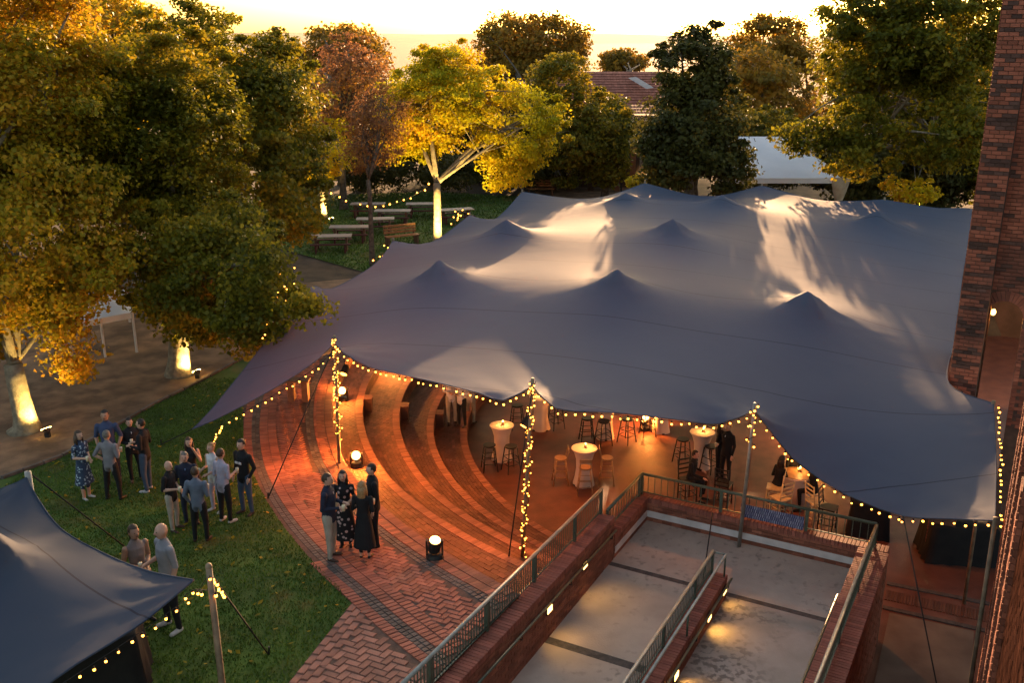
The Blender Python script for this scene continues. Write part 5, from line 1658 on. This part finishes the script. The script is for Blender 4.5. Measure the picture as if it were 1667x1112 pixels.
    # arms and hands
    for sx, pose in ((-1, arms[0]), (1, arms[1])):
        e_, w_ = ARM[pose]
        sh = Vector((sx * .185 * (0.93 if female else 1.0), .0 - lean * .42, 1.40 + dz))
        el = Vector((sx * e_[0] * (0.93 if female else 1), e_[1] - lean * .2, e_[2] + dz)); wr = Vector((sx * w_[0], w_[1] - lean * .25, w_[2] + dz))
        ta = 'jacket' if jacket else 'top'
        cap(sh, el, .062 if not female else .05, .047 if not female else .04, 'skin' if sleeves == 'none' else ta)
        cap(el, wr, .045 if not female else .038, .030, ta if sleeves == 'long' else 'skin')
        if sleeves == 'short': pass
        d = (wr - el).normalized()
        side = d.cross(Vector((0, 0, 1)))
        side = side.normalized() if side.length > .1 else Vector((1, 0, 0))
        nrm = side.cross(d).normalized()
        palm = wr + d * .055
        cap(wr + d * .01, wr + d * .08, .028, .032, 'skin', 8)
        for k, (off, L) in enumerate(((-.027, .062), (-.009, .072), (.010, .068), (.027, .052))):
            f0 = wr + d * .095 + side * off; f1 = f0 + d * L * .55 - nrm * .006; f2 = f1 + d * L * .35 - nrm * .024
            cap(f0, f1, .0105, .0100, 'skin', 6); cap(f1, f2, .0100, .009, 'skin', 6)
        th0 = wr + d * .03 - side * sx * .030; th1 = th0 + d * .035 - side * sx * .022 - nrm * .01; th2 = th1 + d * .03 - nrm * .014
        cap(th0, th1, .013, .012, 'skin', 6); cap(th1, th2, .012, .010, 'skin', 6)
    me = mb.mesh('body_raw', [])
    o = bpy.data.objects.new('body_raw', me); COL.objects.link(o)
    r = o.modifiers.new('r', 'REMESH'); r.mode = 'VOXEL'; r.voxel_size = vox; r.use_smooth_shade = True
    s = o.modifiers.new('s', 'SMOOTH'); s.factor = 0.5; s.iterations = 2
    root = thing('person', label, 'person', p, rz)
    root.scale = (S, S, S)
    mats = {'skin': skin, 'top': top, 'bottom': bottom, 'shoe': shoe, 'jacket': jacket or top, 'inner': top}
    PEOPLE.append((o, root, segs, mats))
    if arms[0] == 'hold' and not sit and loc is None:
        gp_ = p + Matrix.Rotation(rz, 3, 'Z') @ (Vector((-.115, -.335, 1.13)) * S)
        gl = thing('drink_glass', 'drink glass in the hand of the ' + ' '.join(label.split()[:9]), 'glass', gp_, group='drinks held by guests')
        g_ = MB(); g_.rings([(0, 0, -.04, .026, .026), (0, 0, .05, .036, .036), (0, 0, .075, .035, .035)], 10, 0, None, gp_); g_.build('bowl', M['glass_pale'], gl, True)
    # hair, eyes, mouth
    h = MB()
    if style != 'bald':
        nu, nv_ = 18, 12; V = []; F = []
        c = hd + Vector((0, .012, .018)); rx, ry, rz_ = .086, .101, .112
        idx = {}
        for i in range(nv_ + 1):
            a = -PI / 2 + PI * i / nv_
            for k in range(nu):
                b = 2 * PI * k / nu
                q = math.cos(a)
                wob = 1 + 0.04 * math.sin(5 * b + i) 
                V.append(c + Vector((rx * q * math.cos(b) * wob, ry * q * math.sin(b) * wob, rz_ * math.sin(a))))
        low = -0.03 if style == 'short' else -0.10
        for i in range(nv_):
            for k in range(nu):
                k2 = (k + 1) % nu
                f = (i * nu + k, i * nu + k2, (i + 1) * nu + k2, (i + 1) * nu + k)
                cc = sum((V[j] for j in f), Vector()) / 4 - hd
                front = cc.y < -.02
                if front and cc.z < (.075 if style == 'short' else .066): continue
                if not front and cc.z < (low if cc.y > 0.02 else 0.0 if style == 'short' else low): continue
                F.append(f)
        h.add(V, F)
        if style == 'long':
            h.rings([(0, .05, 1.38 + dz, .075, .035), (0, .068, 1.46 + dz, .088, .045), (0, .05, 1.56 + dz, .092, .065), (0, .03, 1.66 + dz, .086, .075)], 14, 0, None, (0, -lean * .55, 0))
            for sx in (-1, 1): h.rings([(sx * .085, -.02, 1.42 + dz, .022, .03), (sx * .088, .0, 1.54 + dz, .024, .045), (sx * .075, .0, 1.66 + dz, .022, .05)], 8, 0, None, (0, -lean * .55, 0))
        if style == 'bun':
            h.ell(hd + Vector((0, .11, .06)), (.045, .045, .045))
        if style == 'tail':
            h.tube([hd + Vector((0, .10, .03)), hd + Vector((0, .14, -.06)), hd + Vector((0, .12, -.2))], [.03, .035, .012], 8)
        h.build('hair', M[hair], root, True, True)
    for sx in (-1, 1):
        e = MB(); e.ell(hd + Vector((sx * .032, -.086, .012)), (.012, .008, .008), None, 8, 5); e.build('eye', M['hair_dark'], root, True, True)
    e = MB(); e.ell(hd + Vector((0, -.088, -.058)), (.024, .008, .006), None, 8, 5); e.build('mouth', M['red_seat'], root, True, True)
    return root
# group by the path
person('woman in a blue floral dress with long brown hair on the lawn', 142, 812, 702, R(65), 'c_floral_blue', 'c_floral_blue', 'shoe_white', ('hold', 'clasp'), 'hair_brown', 'long', 'short', True, dress=.42)
person('man seen from behind in a grey shirt and black trousers beside the blue dress', 187, 814, 702, R(172), 'c_grey', 'c_black', 'shoe_black', ('hold', 'hip'), 'hair_grey', 'short', 'short', stance=.13)
person('man in a navy short sleeved shirt facing the camera behind the grey shirted man', 186, 790, 668, R(8), 'c_blueshirt', 'c_navy', 'shoe_black', ('pocket', 'pocket'), 'hair_dark', 'short', 'short', skin='skin_tan')
person('man in a dark jacket and white shirt holding something at the lawn group', 222, 783, 681, R(35), 'c_white', 'c_black', 'shoe_brown', ('hold', 'clasp'), 'hair_dark', 'short', 'long', jacket='c_black')
person('man in a black jumper and jeans with white shoes in the lawn group', 243, 799, 683, R(-95), 'c_black', 'c_jeans', 'shoe_white', ('hold', 'hold'), 'hair_dark', 'short', 'long')
# group in the middle of the lawn
person('balding man in a black tee and light trousers at the left of the middle group', 285, 864, 752, R(75), 'c_black', 'c_khaki', 'shoe_brown', ('hold', 'clasp'), 'hair_brown', 'bald', 'short', skin='skin_light')
person('man in a dark suit with a light blue shirt in the middle of the lawn', 312, 852, 737, R(12), 'c_lightblue', 'c_navy', 'shoe_black', ('down', 'hold'), 'hair_grey', 'short', 'long', jacket='c_navy')
person('woman in a black top with long dark hair raising her hand to her face', 318, 822, 713, R(25), 'c_black', 'c_black', 'shoe_black', ('hold', 'face'), 'hair_brown', 'long', 'none', True, dress=.5)
person('man seen from behind in a slate blue shirt and black trousers', 329, 882, 762, R(178), 'c_slate', 'c_black', 'shoe_brown', ('hold', 'pocket'), 'hair_brown', 'short', 'long', stance=.10)
person('blond woman in a white top half hidden in the middle group', 354, 832, 722, R(-30), 'c_white', 'c_lavender', 'shoe_white', ('hold', 'clasp'), 'hair_blond', 'bun', 'none', True)
person('woman in a pale lavender top and black trousers', 369, 851, 732, R(150), 'c_lavender', 'c_black', 'shoe_white', ('hold', 'clasp'), 'hair_brown', 'short', 'short', True)
hood = person('man in a black hoodie with a white print and jeans at the lawn edge', 403, 836, 716, R(-30), 'c_black', 'c_jeans', 'shoe_brown', ('down', 'pocket'), 'hair_dark', 'short', 'long')
for dx in (-.052, .052):
    m = MB(); m.box((dx, -.142, 1.26), (.075, .012, .05)); m.build('chest_print', M['c_white'], hood, False, True)
# couple by the small tent
person('woman in a taupe sleeveless dress with brown hair tied back beside the small tent', 236, 1012, 856, R(50), 'c_taupe', 'c_taupe', 'shoe_black', ('hold', 'clasp'), 'hair_brown', 'tail', 'none', True, dress=.45, skin='skin_tan', vox=0.0135)
person('bald man in a light grey tee and black trousers beside the small tent', 283, 1023, 846, R(-45), 'c_silver', 'c_black', 'shoe_white', ('hold', 'down'), 'hair_brown', 'bald', 'short', stance=.12, vox=0.0135)
# group on the terrace
person('man in a navy blazer and light trousers standing on the terrace', 540, 910, 772, R(80), 'c_white', 'c_khaki', 'shoe_brown', ('hold', 'hold'), 'hair_brown', 'short', 'long', jacket='c_navy', vox=0.0135)
person('woman in a black floral dress facing the camera on the terrace', 564, 889, 767, R(5), 'c_floral_dark', 'c_floral_dark', 'shoe_black', ('hold', 'clasp'), 'hair_dark', 'long', 'short', True, dress=.2, vox=0.0135)
person('woman seen from behind in a black dress with long blond hair on the terrace', 595, 909, 785, R(170), 'c_black', 'c_black', 'shoe_black', ('hold', 'hold'), 'hair_blond', 'long', 'long', True, dress=.28, vox=0.0135)
person('man in a long black jacket at the right of the terrace group', 611, 888, 756, R(-70), 'c_white', 'c_black', 'shoe_black', ('clasp', 'down'), 'hair_dark', 'short', 'long', jacket='c_black', vox=0.0135)
# people under the tent
person('man in dark clothes standing by the table under the tent', 1180, 783, 696, R(-55), 'c_white', 'c_black', 'shoe_black', ('hold', 'down'), 'hair_blond', 'short', 'long', jacket='c_black', Z=FLOOR, H=1.78)
person('woman in black standing behind the dark clothed man under the tent', 1168, 775, 700, R(60), 'c_black', 'c_black', 'shoe_black', ('hold', 'clasp'), 'hair_dark', 'long', 'long', True, Z=FLOOR, H=1.66)
for px, py, rz, lab, hs_ in ((1262, 824, R(115), 'dark clothed guest seated at the left of the dining table', 'long'), (1285, 806, R(10), 'dark haired guest seated behind the dining table', 'long'), (1322, 832, R(-100), 'guest in black seated at the right of the dining table', 'short'), (1122, 812, R(60), 'guest seated behind the landing railing below the standing man', 'short')):
    person(lab, px, py, 0, rz, 'c_black', 'c_black', 'shoe_black', ('table', 'hold'), 'hair_dark', hs_, 'long', hs_ == 'long', Z=FLOOR, H=1.72, sit=.66, lean=0.15)
person('person in black standing at the black draped desk behind the railing', 1388, 852, 0, R(40), 'c_black', 'c_black', 'shoe_black', ('hold', 'table'), 'hair_dark', 'short', 'long', Z=FLOOR, H=1.78, lean=0.1)
for px, py, rz, tp_, lab in ((735, 690, R(20), 'c_khaki', 'guest in light trousers under the tent edge by the seating tiers'), (752, 694, R(-40), 'c_black', 'guest in black trousers standing under the tent edge by the tiers'), (766, 690, R(160), 'c_khaki', 'guest in tan trousers under the tent edge beside the black trousers')):
    p = gz(px, py, -1.8)
    for i in range(20): p = gz(px, py, tier_ground(p.x, p.y))
    person(lab, px, py, 0, rz, 'c_white', tp_, 'shoe_brown', ('hold', 'hold'), 'hair_brown', 'short', 'long', loc=p, H=1.76)
dg = bpy.context.evaluated_depsgraph_get()
dg.update()
for o, root, segs, mats in PEOPLE:
    ev = o.evaluated_get(dg)
    me = bpy.data.meshes.new_from_object(ev)
    me.name = 'body'
    names = list(dict.fromkeys(mats.values()))
    me.materials.clear()
    for n_ in names: me.materials.append(M[n_])
    nf = len(me.polygons)
    C = np.empty(nf * 3); me.polygons.foreach_get('center', C); C = C.reshape(-1, 3)
    best = np.full(nf, 1e9); idx = np.zeros(nf, int)
    for a, b, ra, rb, tg in segs:
        a_ = np.array(a); d_v = np.array(b) - a_; L2 = max(float(d_v @ d_v), 1e-9)
        t_ = np.clip(((C - a_) @ d_v) / L2, 0, 1)
        dd = np.linalg.norm(C - (a_ + t_[:, None] * d_v), axis=1) - (ra + (rb - ra) * t_)
        k_ = names.index(mats[tg])
        mask = dd < best
        best[mask] = dd[mask]; idx[mask] = k_
    me.polygons.foreach_set('material_index', idx.astype(np.int32))
    me.polygons.foreach_set('use_smooth', np.ones(nf, bool))
    me.update()
    ob = bpy.data.objects.new('body', me); COL.objects.link(ob); ob.parent = root
    raw = o.data
    bpy.data.objects.remove(o); bpy.data.meshes.remove(raw)

# ================================================================ TREES
def leaf_mesh(name, cent, crad, nper, size, mat, seed, mid, parent, flat=0.55, up=0.5):
    rs = np.random.RandomState(seed)
    cent = np.array(cent); K = len(cent)
    rep = np.repeat(np.arange(K), nper); n = len(rep)
    q = rs.normal(size=(n, 3)); q /= np.linalg.norm(q, axis=1)[:, None]
    rad = rs.rand(n) ** 0.5
    P = cent[rep] + q * rad[:, None] * (np.array(crad)[rep][:, None] * np.array([1, 1, flat]))
    out = P - np.array(mid); out /= np.maximum(np.linalg.norm(out, axis=1), 1e-3)[:, None]
    N_ = out * 0.8 + rs.normal(size=(n, 3)) * 0.75 + np.array([0, 0, up])
    N_ /= np.linalg.norm(N_, axis=1)[:, None]
    T = np.cross(N_, rs.normal(size=(n, 3))); T /= np.maximum(np.linalg.norm(T, axis=1), 1e-6)[:, None]
    B = np.cross(N_, T)
    s = (size * rs.uniform(0.6, 1.35, n))[:, None]
    V = np.stack([P - T * s * .5, P + B * s * .36 + N_ * s * .1, P + T * s * .55 - N_ * s * .08, P - B * s * .36 + N_ * s * .1], 1).reshape(-1, 3)
    me = bpy.data.meshes.new(name)
    me.vertices.add(4 * n); me.vertices.foreach_set('co', V.ravel().astype(np.float32))
    me.loops.add(4 * n); me.loops.foreach_set('vertex_index', np.arange(4 * n, dtype=np.int32))
    me.polygons.add(n); me.polygons.foreach_set('loop_start', np.arange(0, 4 * n, 4, dtype=np.int32))
    me.update(calc_edges=True)
    me.materials.append(M[mat])
    return link_mesh(name, me, parent)
NLEAF = [0]
def tree(label, base, boxes, mat, leaf, nclump, nper, seed, bark='bark', trunk_r=0.22, limbs=12, fork=None, clump=0.75, name='tree', shell=0.55, trunk_lean=(0, 0), group='trees round the tent', bare=0.0):
    """boxes: pixel boxes (x0, y0, x1, y1, Y, depth radius) that together give the crown its outline"""
    rs = random.Random(seed)
    base = Vector(base)
    t = thing(name, label, 'tree' if name != 'shrub' else 'shrub', base, group=group)
    C = []; CR = []
    ell = []
    for x0, y0, x1, y1, Y, rd in boxes:
        a = gy(x0, y0, Y); b = gy(x1, y1, Y)
        c = (a + b) / 2
        ell.append((c, abs(b.x - a.x) / 2, rd, abs(a.z - b.z) / 2))
    vol = [e[1] * e[2] * e[3] for e in ell]
    for e, v in zip(ell, vol):
        k_ = max(4, int(nclump * v / sum(vol)))
        for i in range(k_):
            while True:
                q = Vector((rs.uniform(-1, 1), rs.uniform(-1, 1), rs.uniform(-1, 1)))
                if 0.05 < q.length < 1: break
            u = shell + (1 - shell) * rs.random() ** 0.7
            spray = clump < 1.05 and q.z > -0.25 and rs.random() < 0.2
            q = q.normalized() * u
            cr = clump * (rs.uniform(0.35, 0.55) if spray else rs.uniform(0.6, 1.4))
            if spray: q = q.normalized() * rs.uniform(0.98, 1.10)
            sxx = max(0.25, 1 - 0.6 * cr / max(e[1], .3)); szz = max(0.25, 1 - 0.45 * cr / max(e[3], .3))
            p = e[0] + Vector((q.x * e[1] * sxx, q.y * e[2] * sxx, q.z * e[3] * szz))
            C.append(tuple(p)); CR.append(cr)
    mid = sum((Vector(c) for c in C), Vector()) / len(C)
    mid.z -= 1.0
    leaf_mesh('crown', C, CR, nper, leaf, mat, seed, mid, t)
    NLEAF[0] += len(C) * nper
    # trunk and limbs
    m = MB()
    zlow = min(c[2] for c in C)
    fz = fork if fork is not None else max(base.z + 1.2, zlow - 0.2)
    top = Vector((base.x + trunk_lean[0], base.y + trunk_lean[1], fz))
    prof = [(0, 1.75), (0.06, 1.3), (0.2, 1.08), (0.5, 0.95), (0.8, 0.9), (1.0, 0.86)]
    m.tube([base.lerp(top, f) + Vector((rs.gauss(0, .03), rs.gauss(0, .03), -0.1 if f == 0 else 0)) for f, r in prof], [trunk_r * r for f, r in prof], 12)
    m.build('trunk', M[bark], t, True)
    m = MB()
    pick = rs.sample(range(len(C)), min(limbs, len(C)))
    hub = [top]
    for i, j in enumerate(pick):
        e = Vector(C[j]); s0 = top if i < 6 else rs.choice(hub)
        r0 = trunk_r * (0.62 if i < 4 else 0.42 if i < 8 else 0.26)
        mid1 = s0.lerp(e, 0.35) + Vector((rs.gauss(0, .15), rs.gauss(0, .15), 0.25 + rs.random() * .3)); mid2 = s0.lerp(e, 0.7) + Vector((rs.gauss(0, .15), rs.gauss(0, .15), 0.3))
        m.tube([s0, mid1, mid2, e], [r0, r0 * .75, r0 * .45, r0 * .12], 7)
        hub += [mid1, mid2]
    for j in range(int(bare)):
        e = Vector(rs.choice(C)); s0 = rs.choice(hub)
        m.tube([s0, s0.lerp(e, .5) + Vector((rs.gauss(0, .2), rs.gauss(0, .2), .2)), e + Vector((rs.gauss(0, .5), rs.gauss(0, .5), rs.random() * .8))], [trunk_r * .13, trunk_r * .09, trunk_r * .03], 5)
    m.build('limb', M[bark], t, True)
    return t
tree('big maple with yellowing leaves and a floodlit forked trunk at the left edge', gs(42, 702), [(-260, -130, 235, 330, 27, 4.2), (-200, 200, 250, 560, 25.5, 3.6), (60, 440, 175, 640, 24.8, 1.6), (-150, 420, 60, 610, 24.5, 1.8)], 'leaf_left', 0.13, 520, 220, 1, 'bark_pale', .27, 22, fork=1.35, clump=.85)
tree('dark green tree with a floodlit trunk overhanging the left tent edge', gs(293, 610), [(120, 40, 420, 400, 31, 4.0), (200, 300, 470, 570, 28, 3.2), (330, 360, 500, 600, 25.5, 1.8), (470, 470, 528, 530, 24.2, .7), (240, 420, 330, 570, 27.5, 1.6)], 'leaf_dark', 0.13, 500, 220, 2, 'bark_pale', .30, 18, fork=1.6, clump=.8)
tree('tall green tree with gold tips behind the overhanging tree', gs(400, 452), [(230, 0, 440, 260, 39, 4.5), (350, 70, 545, 300, 38, 3.6), (400, 200, 535, 420, 36, 3.2), (370, 45, 505, 210, 39, 3.2)], 'leaf_dark', 0.16, 330, 160, 3, 'bark', .3, 14, fork=2.6, clump=.9)
tree('yellow green tree filling the upper left corner behind the maple', gs(130, 500), [(20, -60, 300, 250, 38, 4.5), (90, -20, 240, 300, 40, 4)], 'leaf_left', 0.17, 230, 140, 4, 'bark', .3, 10, fork=2.6, clump=1.0)
tree('reddish brown thinning tree left of the gold tree', gs(560, 340), [(470, 55, 660, 240, 58, 4.0), (520, 40, 620, 180, 58, 3)], 'leaf_rust', 0.17, 120, 80, 5, 'bark', .2, 24, fork=2.4, clump=.9, bare=60)
tree('rounded green gold tree far behind the brown tree', gs(560, 300), [(478, 26, 640, 150, 82, 6)], 'leaf_far', 0.3, 120, 80, 6, 'bark', .3, 8, clump=1.4)
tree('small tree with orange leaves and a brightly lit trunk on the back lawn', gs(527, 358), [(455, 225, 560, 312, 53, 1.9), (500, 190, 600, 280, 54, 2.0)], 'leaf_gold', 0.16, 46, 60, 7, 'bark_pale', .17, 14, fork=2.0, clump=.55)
tree('slim tree with bare lower branches and russet leaves on the back lawn', gs(606, 432), [(545, 165, 660, 295, 44, 2.0), (560, 130, 680, 250, 45, 2.2)], 'leaf_rust', 0.13, 80, 55, 8, 'bark', .11, 22, fork=3.3, clump=.6, bare=50)
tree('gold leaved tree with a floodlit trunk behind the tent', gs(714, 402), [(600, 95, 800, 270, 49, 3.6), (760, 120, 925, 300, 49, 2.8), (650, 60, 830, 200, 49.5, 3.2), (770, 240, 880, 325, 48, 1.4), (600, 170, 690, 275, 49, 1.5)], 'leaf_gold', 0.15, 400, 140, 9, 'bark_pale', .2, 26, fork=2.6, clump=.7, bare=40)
tree('dense olive green tree right of the gold tree', gs(935, 305), [(850, 80, 972, 200, 58, 3.0), (885, 152, 1045, 300, 57, 3.0), (870, 190, 990, 290, 56, 2.4)], 'leaf_mid', 0.2, 200, 120, 10, 'bark', .25, 10, clump=.9)
tree('dark round tree on the skyline above the gold tree', gs(860, 280), [(760, 8, 905, 130, 84, 5), (830, 12, 968, 125, 86, 5), (780, 60, 960, 170, 85, 6)], 'leaf_far', 0.3, 260, 90, 11, 'bark', .35, 12, clump=1.2)
tree('small hazy tree far behind the tiled roof', gs(1020, 220), [(968, 76, 1058, 130, 115, 5)], 'leaf_far', 0.4, 70, 70, 12, 'bark', .3, 6, clump=1.3)
tree('dark evergreen tree in the middle behind the tent', gs(1120, 340), [(1060, 30, 1195, 200, 47, 3.0), (1040, 110, 1225, 310, 46.5, 3.4), (1030, 190, 1130, 330, 46, 2.0), (1140, 210, 1228, 330, 46, 2.0)], 'leaf_deep', 0.2, 250, 130, 13, 'bark', .3, 12, fork=1.4, clump=.8)
tree('gold tipped tree on the skyline between the evergreen and the right tree', gs(1240, 178), [(1185, 12, 1320, 150, 118, 8), (1180, 60, 1300, 170, 112, 6)], 'leaf_far', 0.4, 200, 80, 14, 'bark', .3, 12, clump=1.6)
tree('large green tree with dark forked limbs left of the brick tower', gs(1510, 338), [(1328, -60, 1500, 180, 47, 3.2), (1400, -80, 1640, 160, 46, 4.2), (1335, 140, 1450, 260, 46, 2.2), (1440, 130, 1620, 290, 45, 3.0), (1245, 185, 1360, 260, 47, 1.8), (1330, 220, 1450, 310, 45, 1.6)], 'leaf_dark', 0.2, 420, 130, 15, 'bark_pale', .3, 30, fork=2.2, clump=.85)
tree('tall dark tree filling the gap behind the right tree', gs(1450, 290), [(1330, -30, 1640, 260, 62, 5)], 'leaf_mid', 0.3, 140, 90, 16, 'bark', .3, 8, clump=1.4)
for i, (b, bx, mt_, lab) in enumerate((((1478, 335), (1440, 278, 1530, 338, 44.5, 1.3), 'leaf_gold', 'floodlit yellow shrub at the foot of the right tree'), ((1048, 302), (1018, 280, 1068, 312, 50, .9), 'leaf_gold', 'small lit shrub between the far path and the evergreen'),
                                     ((905, 300), (895, 288, 945, 306, 56, .7), 'leaf_mid', 'low shrub by the far building'), ((500, 318), (430, 255, 560, 318, 60, 1.6), 'leaf_deep', 'dark hedge bush behind the small lit tree'), ((610, 314), (540, 250, 690, 316, 61, 1.6), 'leaf_deep', 'dark hedge bush behind the garland'), ((760, 310), (670, 245, 800, 314, 61, 1.6), 'leaf_deep', 'dark hedge bush behind the gold tree trunk'), ((850, 306), (780, 240, 900, 310, 62, 1.6), 'leaf_deep', 'dark hedge bush left of the far building'), ((1240, 305), (1175, 265, 1310, 312, 60, 1.3), 'leaf_deep', 'dark hedge bush seen under the marquee roof'), ((1360, 305), (1290, 268, 1430, 312, 60, 1.3), 'leaf_deep', 'dark hedge bush at the right end of the marquee'))):
    tree(lab, gs(*b), [bx], mt_, 0.16, 30 if i < 3 else 70, 60, 40 + i, 'bark', .05, 6, clump=.4 if i < 3 else .75, name='shrub', group='shrubs behind the tent')

# darker trees closing the view behind the lawn
for i, (px, top_, bot_, wpx, Y, mt_, lab) in enumerate(((60, 20, 330, 110, 50, 'leaf_mid', 'olive tree behind the maple at the left edge'), (200, 30, 330, 100, 52, 'leaf_mid', 'olive tree glimpsed between the maple and the dark tree'),
        (330, 40, 320, 90, 55, 'leaf_dark', 'dark tree behind the gold tipped tree'), (470, 90, 300, 80, 60, 'leaf_dark', 'dark tree right behind the gold tipped tree'), (600, 120, 300, 90, 66, 'leaf_deep', 'deep green tree behind the slim russet tree'),
        (700, 110, 290, 90, 68, 'leaf_deep', 'deep green tree behind the gold tree trunk'), (800, 120, 290, 85, 70, 'leaf_deep', 'deep green tree behind the right half of the gold tree'), (885, 150, 290, 60, 66, 'leaf_deep', 'deep green tree between the gold and olive trees'),
        (1235, 165, 262, 80, 74, 'leaf_mid', 'low olive tree behind the white marquee'), (1130, 150, 270, 70, 60, 'leaf_deep', 'dark tree behind the evergreen'), (985, 138, 290, 42, 61, 'leaf_mid', 'small olive tree in front of the tiled building'), (1420, 60, 270, 70, 60, 'leaf_mid', 'olive tree left behind the large right tree'), (1400, 200, 330, 60, 57, 'leaf_deep', 'low dark tree behind the right end of the marquee'), (1520, 180, 330, 70, 58, 'leaf_deep', 'dark tree behind the foot of the large right tree'), (1620, 120, 330, 70, 56, 'leaf_dark', 'dark tree behind the brick tower'),
        (1310, 70, 240, 50, 112, 'leaf_far', 'hazy gold tree just left of the large right tree'), (1265, 95, 240, 60, 105, 'leaf_far', 'hazy tree above the marquee roof'), (-40, 10, 420, 130, 40, 'leaf_dark', 'dark tree behind the maple cut by the left edge'))):
    b_ = gy(px, 300, Y)
    tree(lab, (b_.x, Y, zt(99)), [(px - wpx, top_, px + wpx, bot_, Y, 3.6), (px - wpx * .8, (top_ + bot_) / 2, px + wpx * .8, bot_ + 20, Y - 1, 3.0)], mt_, 0.24, 130, 100, 90 + i, 'bark', .25, 6, clump=1.0, group='trees closing the view')
# wood closing the view below the skyline
rs = random.Random(77)
for i in range(16):
    px = -300 + i * 150 + rs.uniform(-40, 40); Y = rs.uniform(95, 150)
    if 960 < px < 1075: continue
    h_ = rs.uniform(7.5, 9.5)
    c = gy(px, 200, Y); top_ = 556 + 1600 * math.tan(math.atan((CAM_Z - (h_ - 0.5)) / Y) - PITCH); bot_ = 556 + 1600 * math.tan(math.atan((CAM_Z + 0.4) / Y) - PITCH)
    wpx = 1600 * 5.5 / Y
    tree('hazy olive tree in the distant row behind the nearer crowns', (c.x, Y, zt(99)), [(px - wpx, top_, px + wpx, bot_, Y, 5)], 'leaf_far', 0.55, 60, 60, 60 + i, 'bark', .3, 4, clump=1.7, group='distant row of trees')

# ground floodlights at the trunks
def flood(p, tgt, label, power, ang=70):
    p = Vector(p)
    d = (Vector(tgt) - p).normalized()
    q = d.to_track_quat('Z', 'Y').to_matrix()
    t = thing('floodlight', label, 'floodlight', p, group='floodlights at the tree trunks')
    m = MB(); m.box(p + Vector((0, 0, 0.06)), (0.12, 0.12, 0.12)); m.build('stand', M['black_plastic'], t)
    m = MB(); m.rings([(0, 0, -.06, .09, .07), (0, 0, .06, .16, .11)], 4, 0, q @ Matrix.Rotation(PI / 4, 3, 'Z'), p + Vector((0, 0, .18))); m.build('housing', M['black_plastic'], t)
    m = MB(); m.rings([(0, 0, .062, .145, .10), (0, 0, .07, .14, .095)], 12, 0, q, p + Vector((0, 0, .18))); m.build('lens', M['flood_face'], t)
    spot('lamp_light', t, p + Vector((0, 0, .18)) + d * .12, tgt, (1.0, 0.70, 0.20), power, ang, 0.7, 0.06)
b = gs(45, 700); flood(gs(78, 712), b + Vector((0.1, 0, 1.5)), 'floodlight on the ground beside the forked maple trunk', 330, 125)
b = gs(293, 606); flood(gs(322, 616), b + Vector((0, 0, 1.2)), 'floodlight on the ground beside the trunk by the left tent tip', 330, 125)
b = gs(527, 358); flood(gs(540, 362), b + Vector((0, 0, 1.2)), 'floodlight at the small lit tree on the back lawn', 900, 90)
b = gs(714, 402); flood(b + Vector((.35, -1.7, 0)), b + Vector((0, 0, 3.2)), 'floodlight at the gold tree hidden behind the tent', 3200, 110)
b = gs(1505, 338); flood(b + Vector((-.9, -1.5, 0)), b + Vector((0, 0, 3.0)), 'floodlight at the foot of the right tree', 2000, 100)
b = gs(1048, 302); flood(b + Vector((-.4, -1.6, 0)), b + Vector((0, 0, 1.0)), 'floodlight at the small lit shrub', 160, 80)

print('leaves', NLEAF[0])
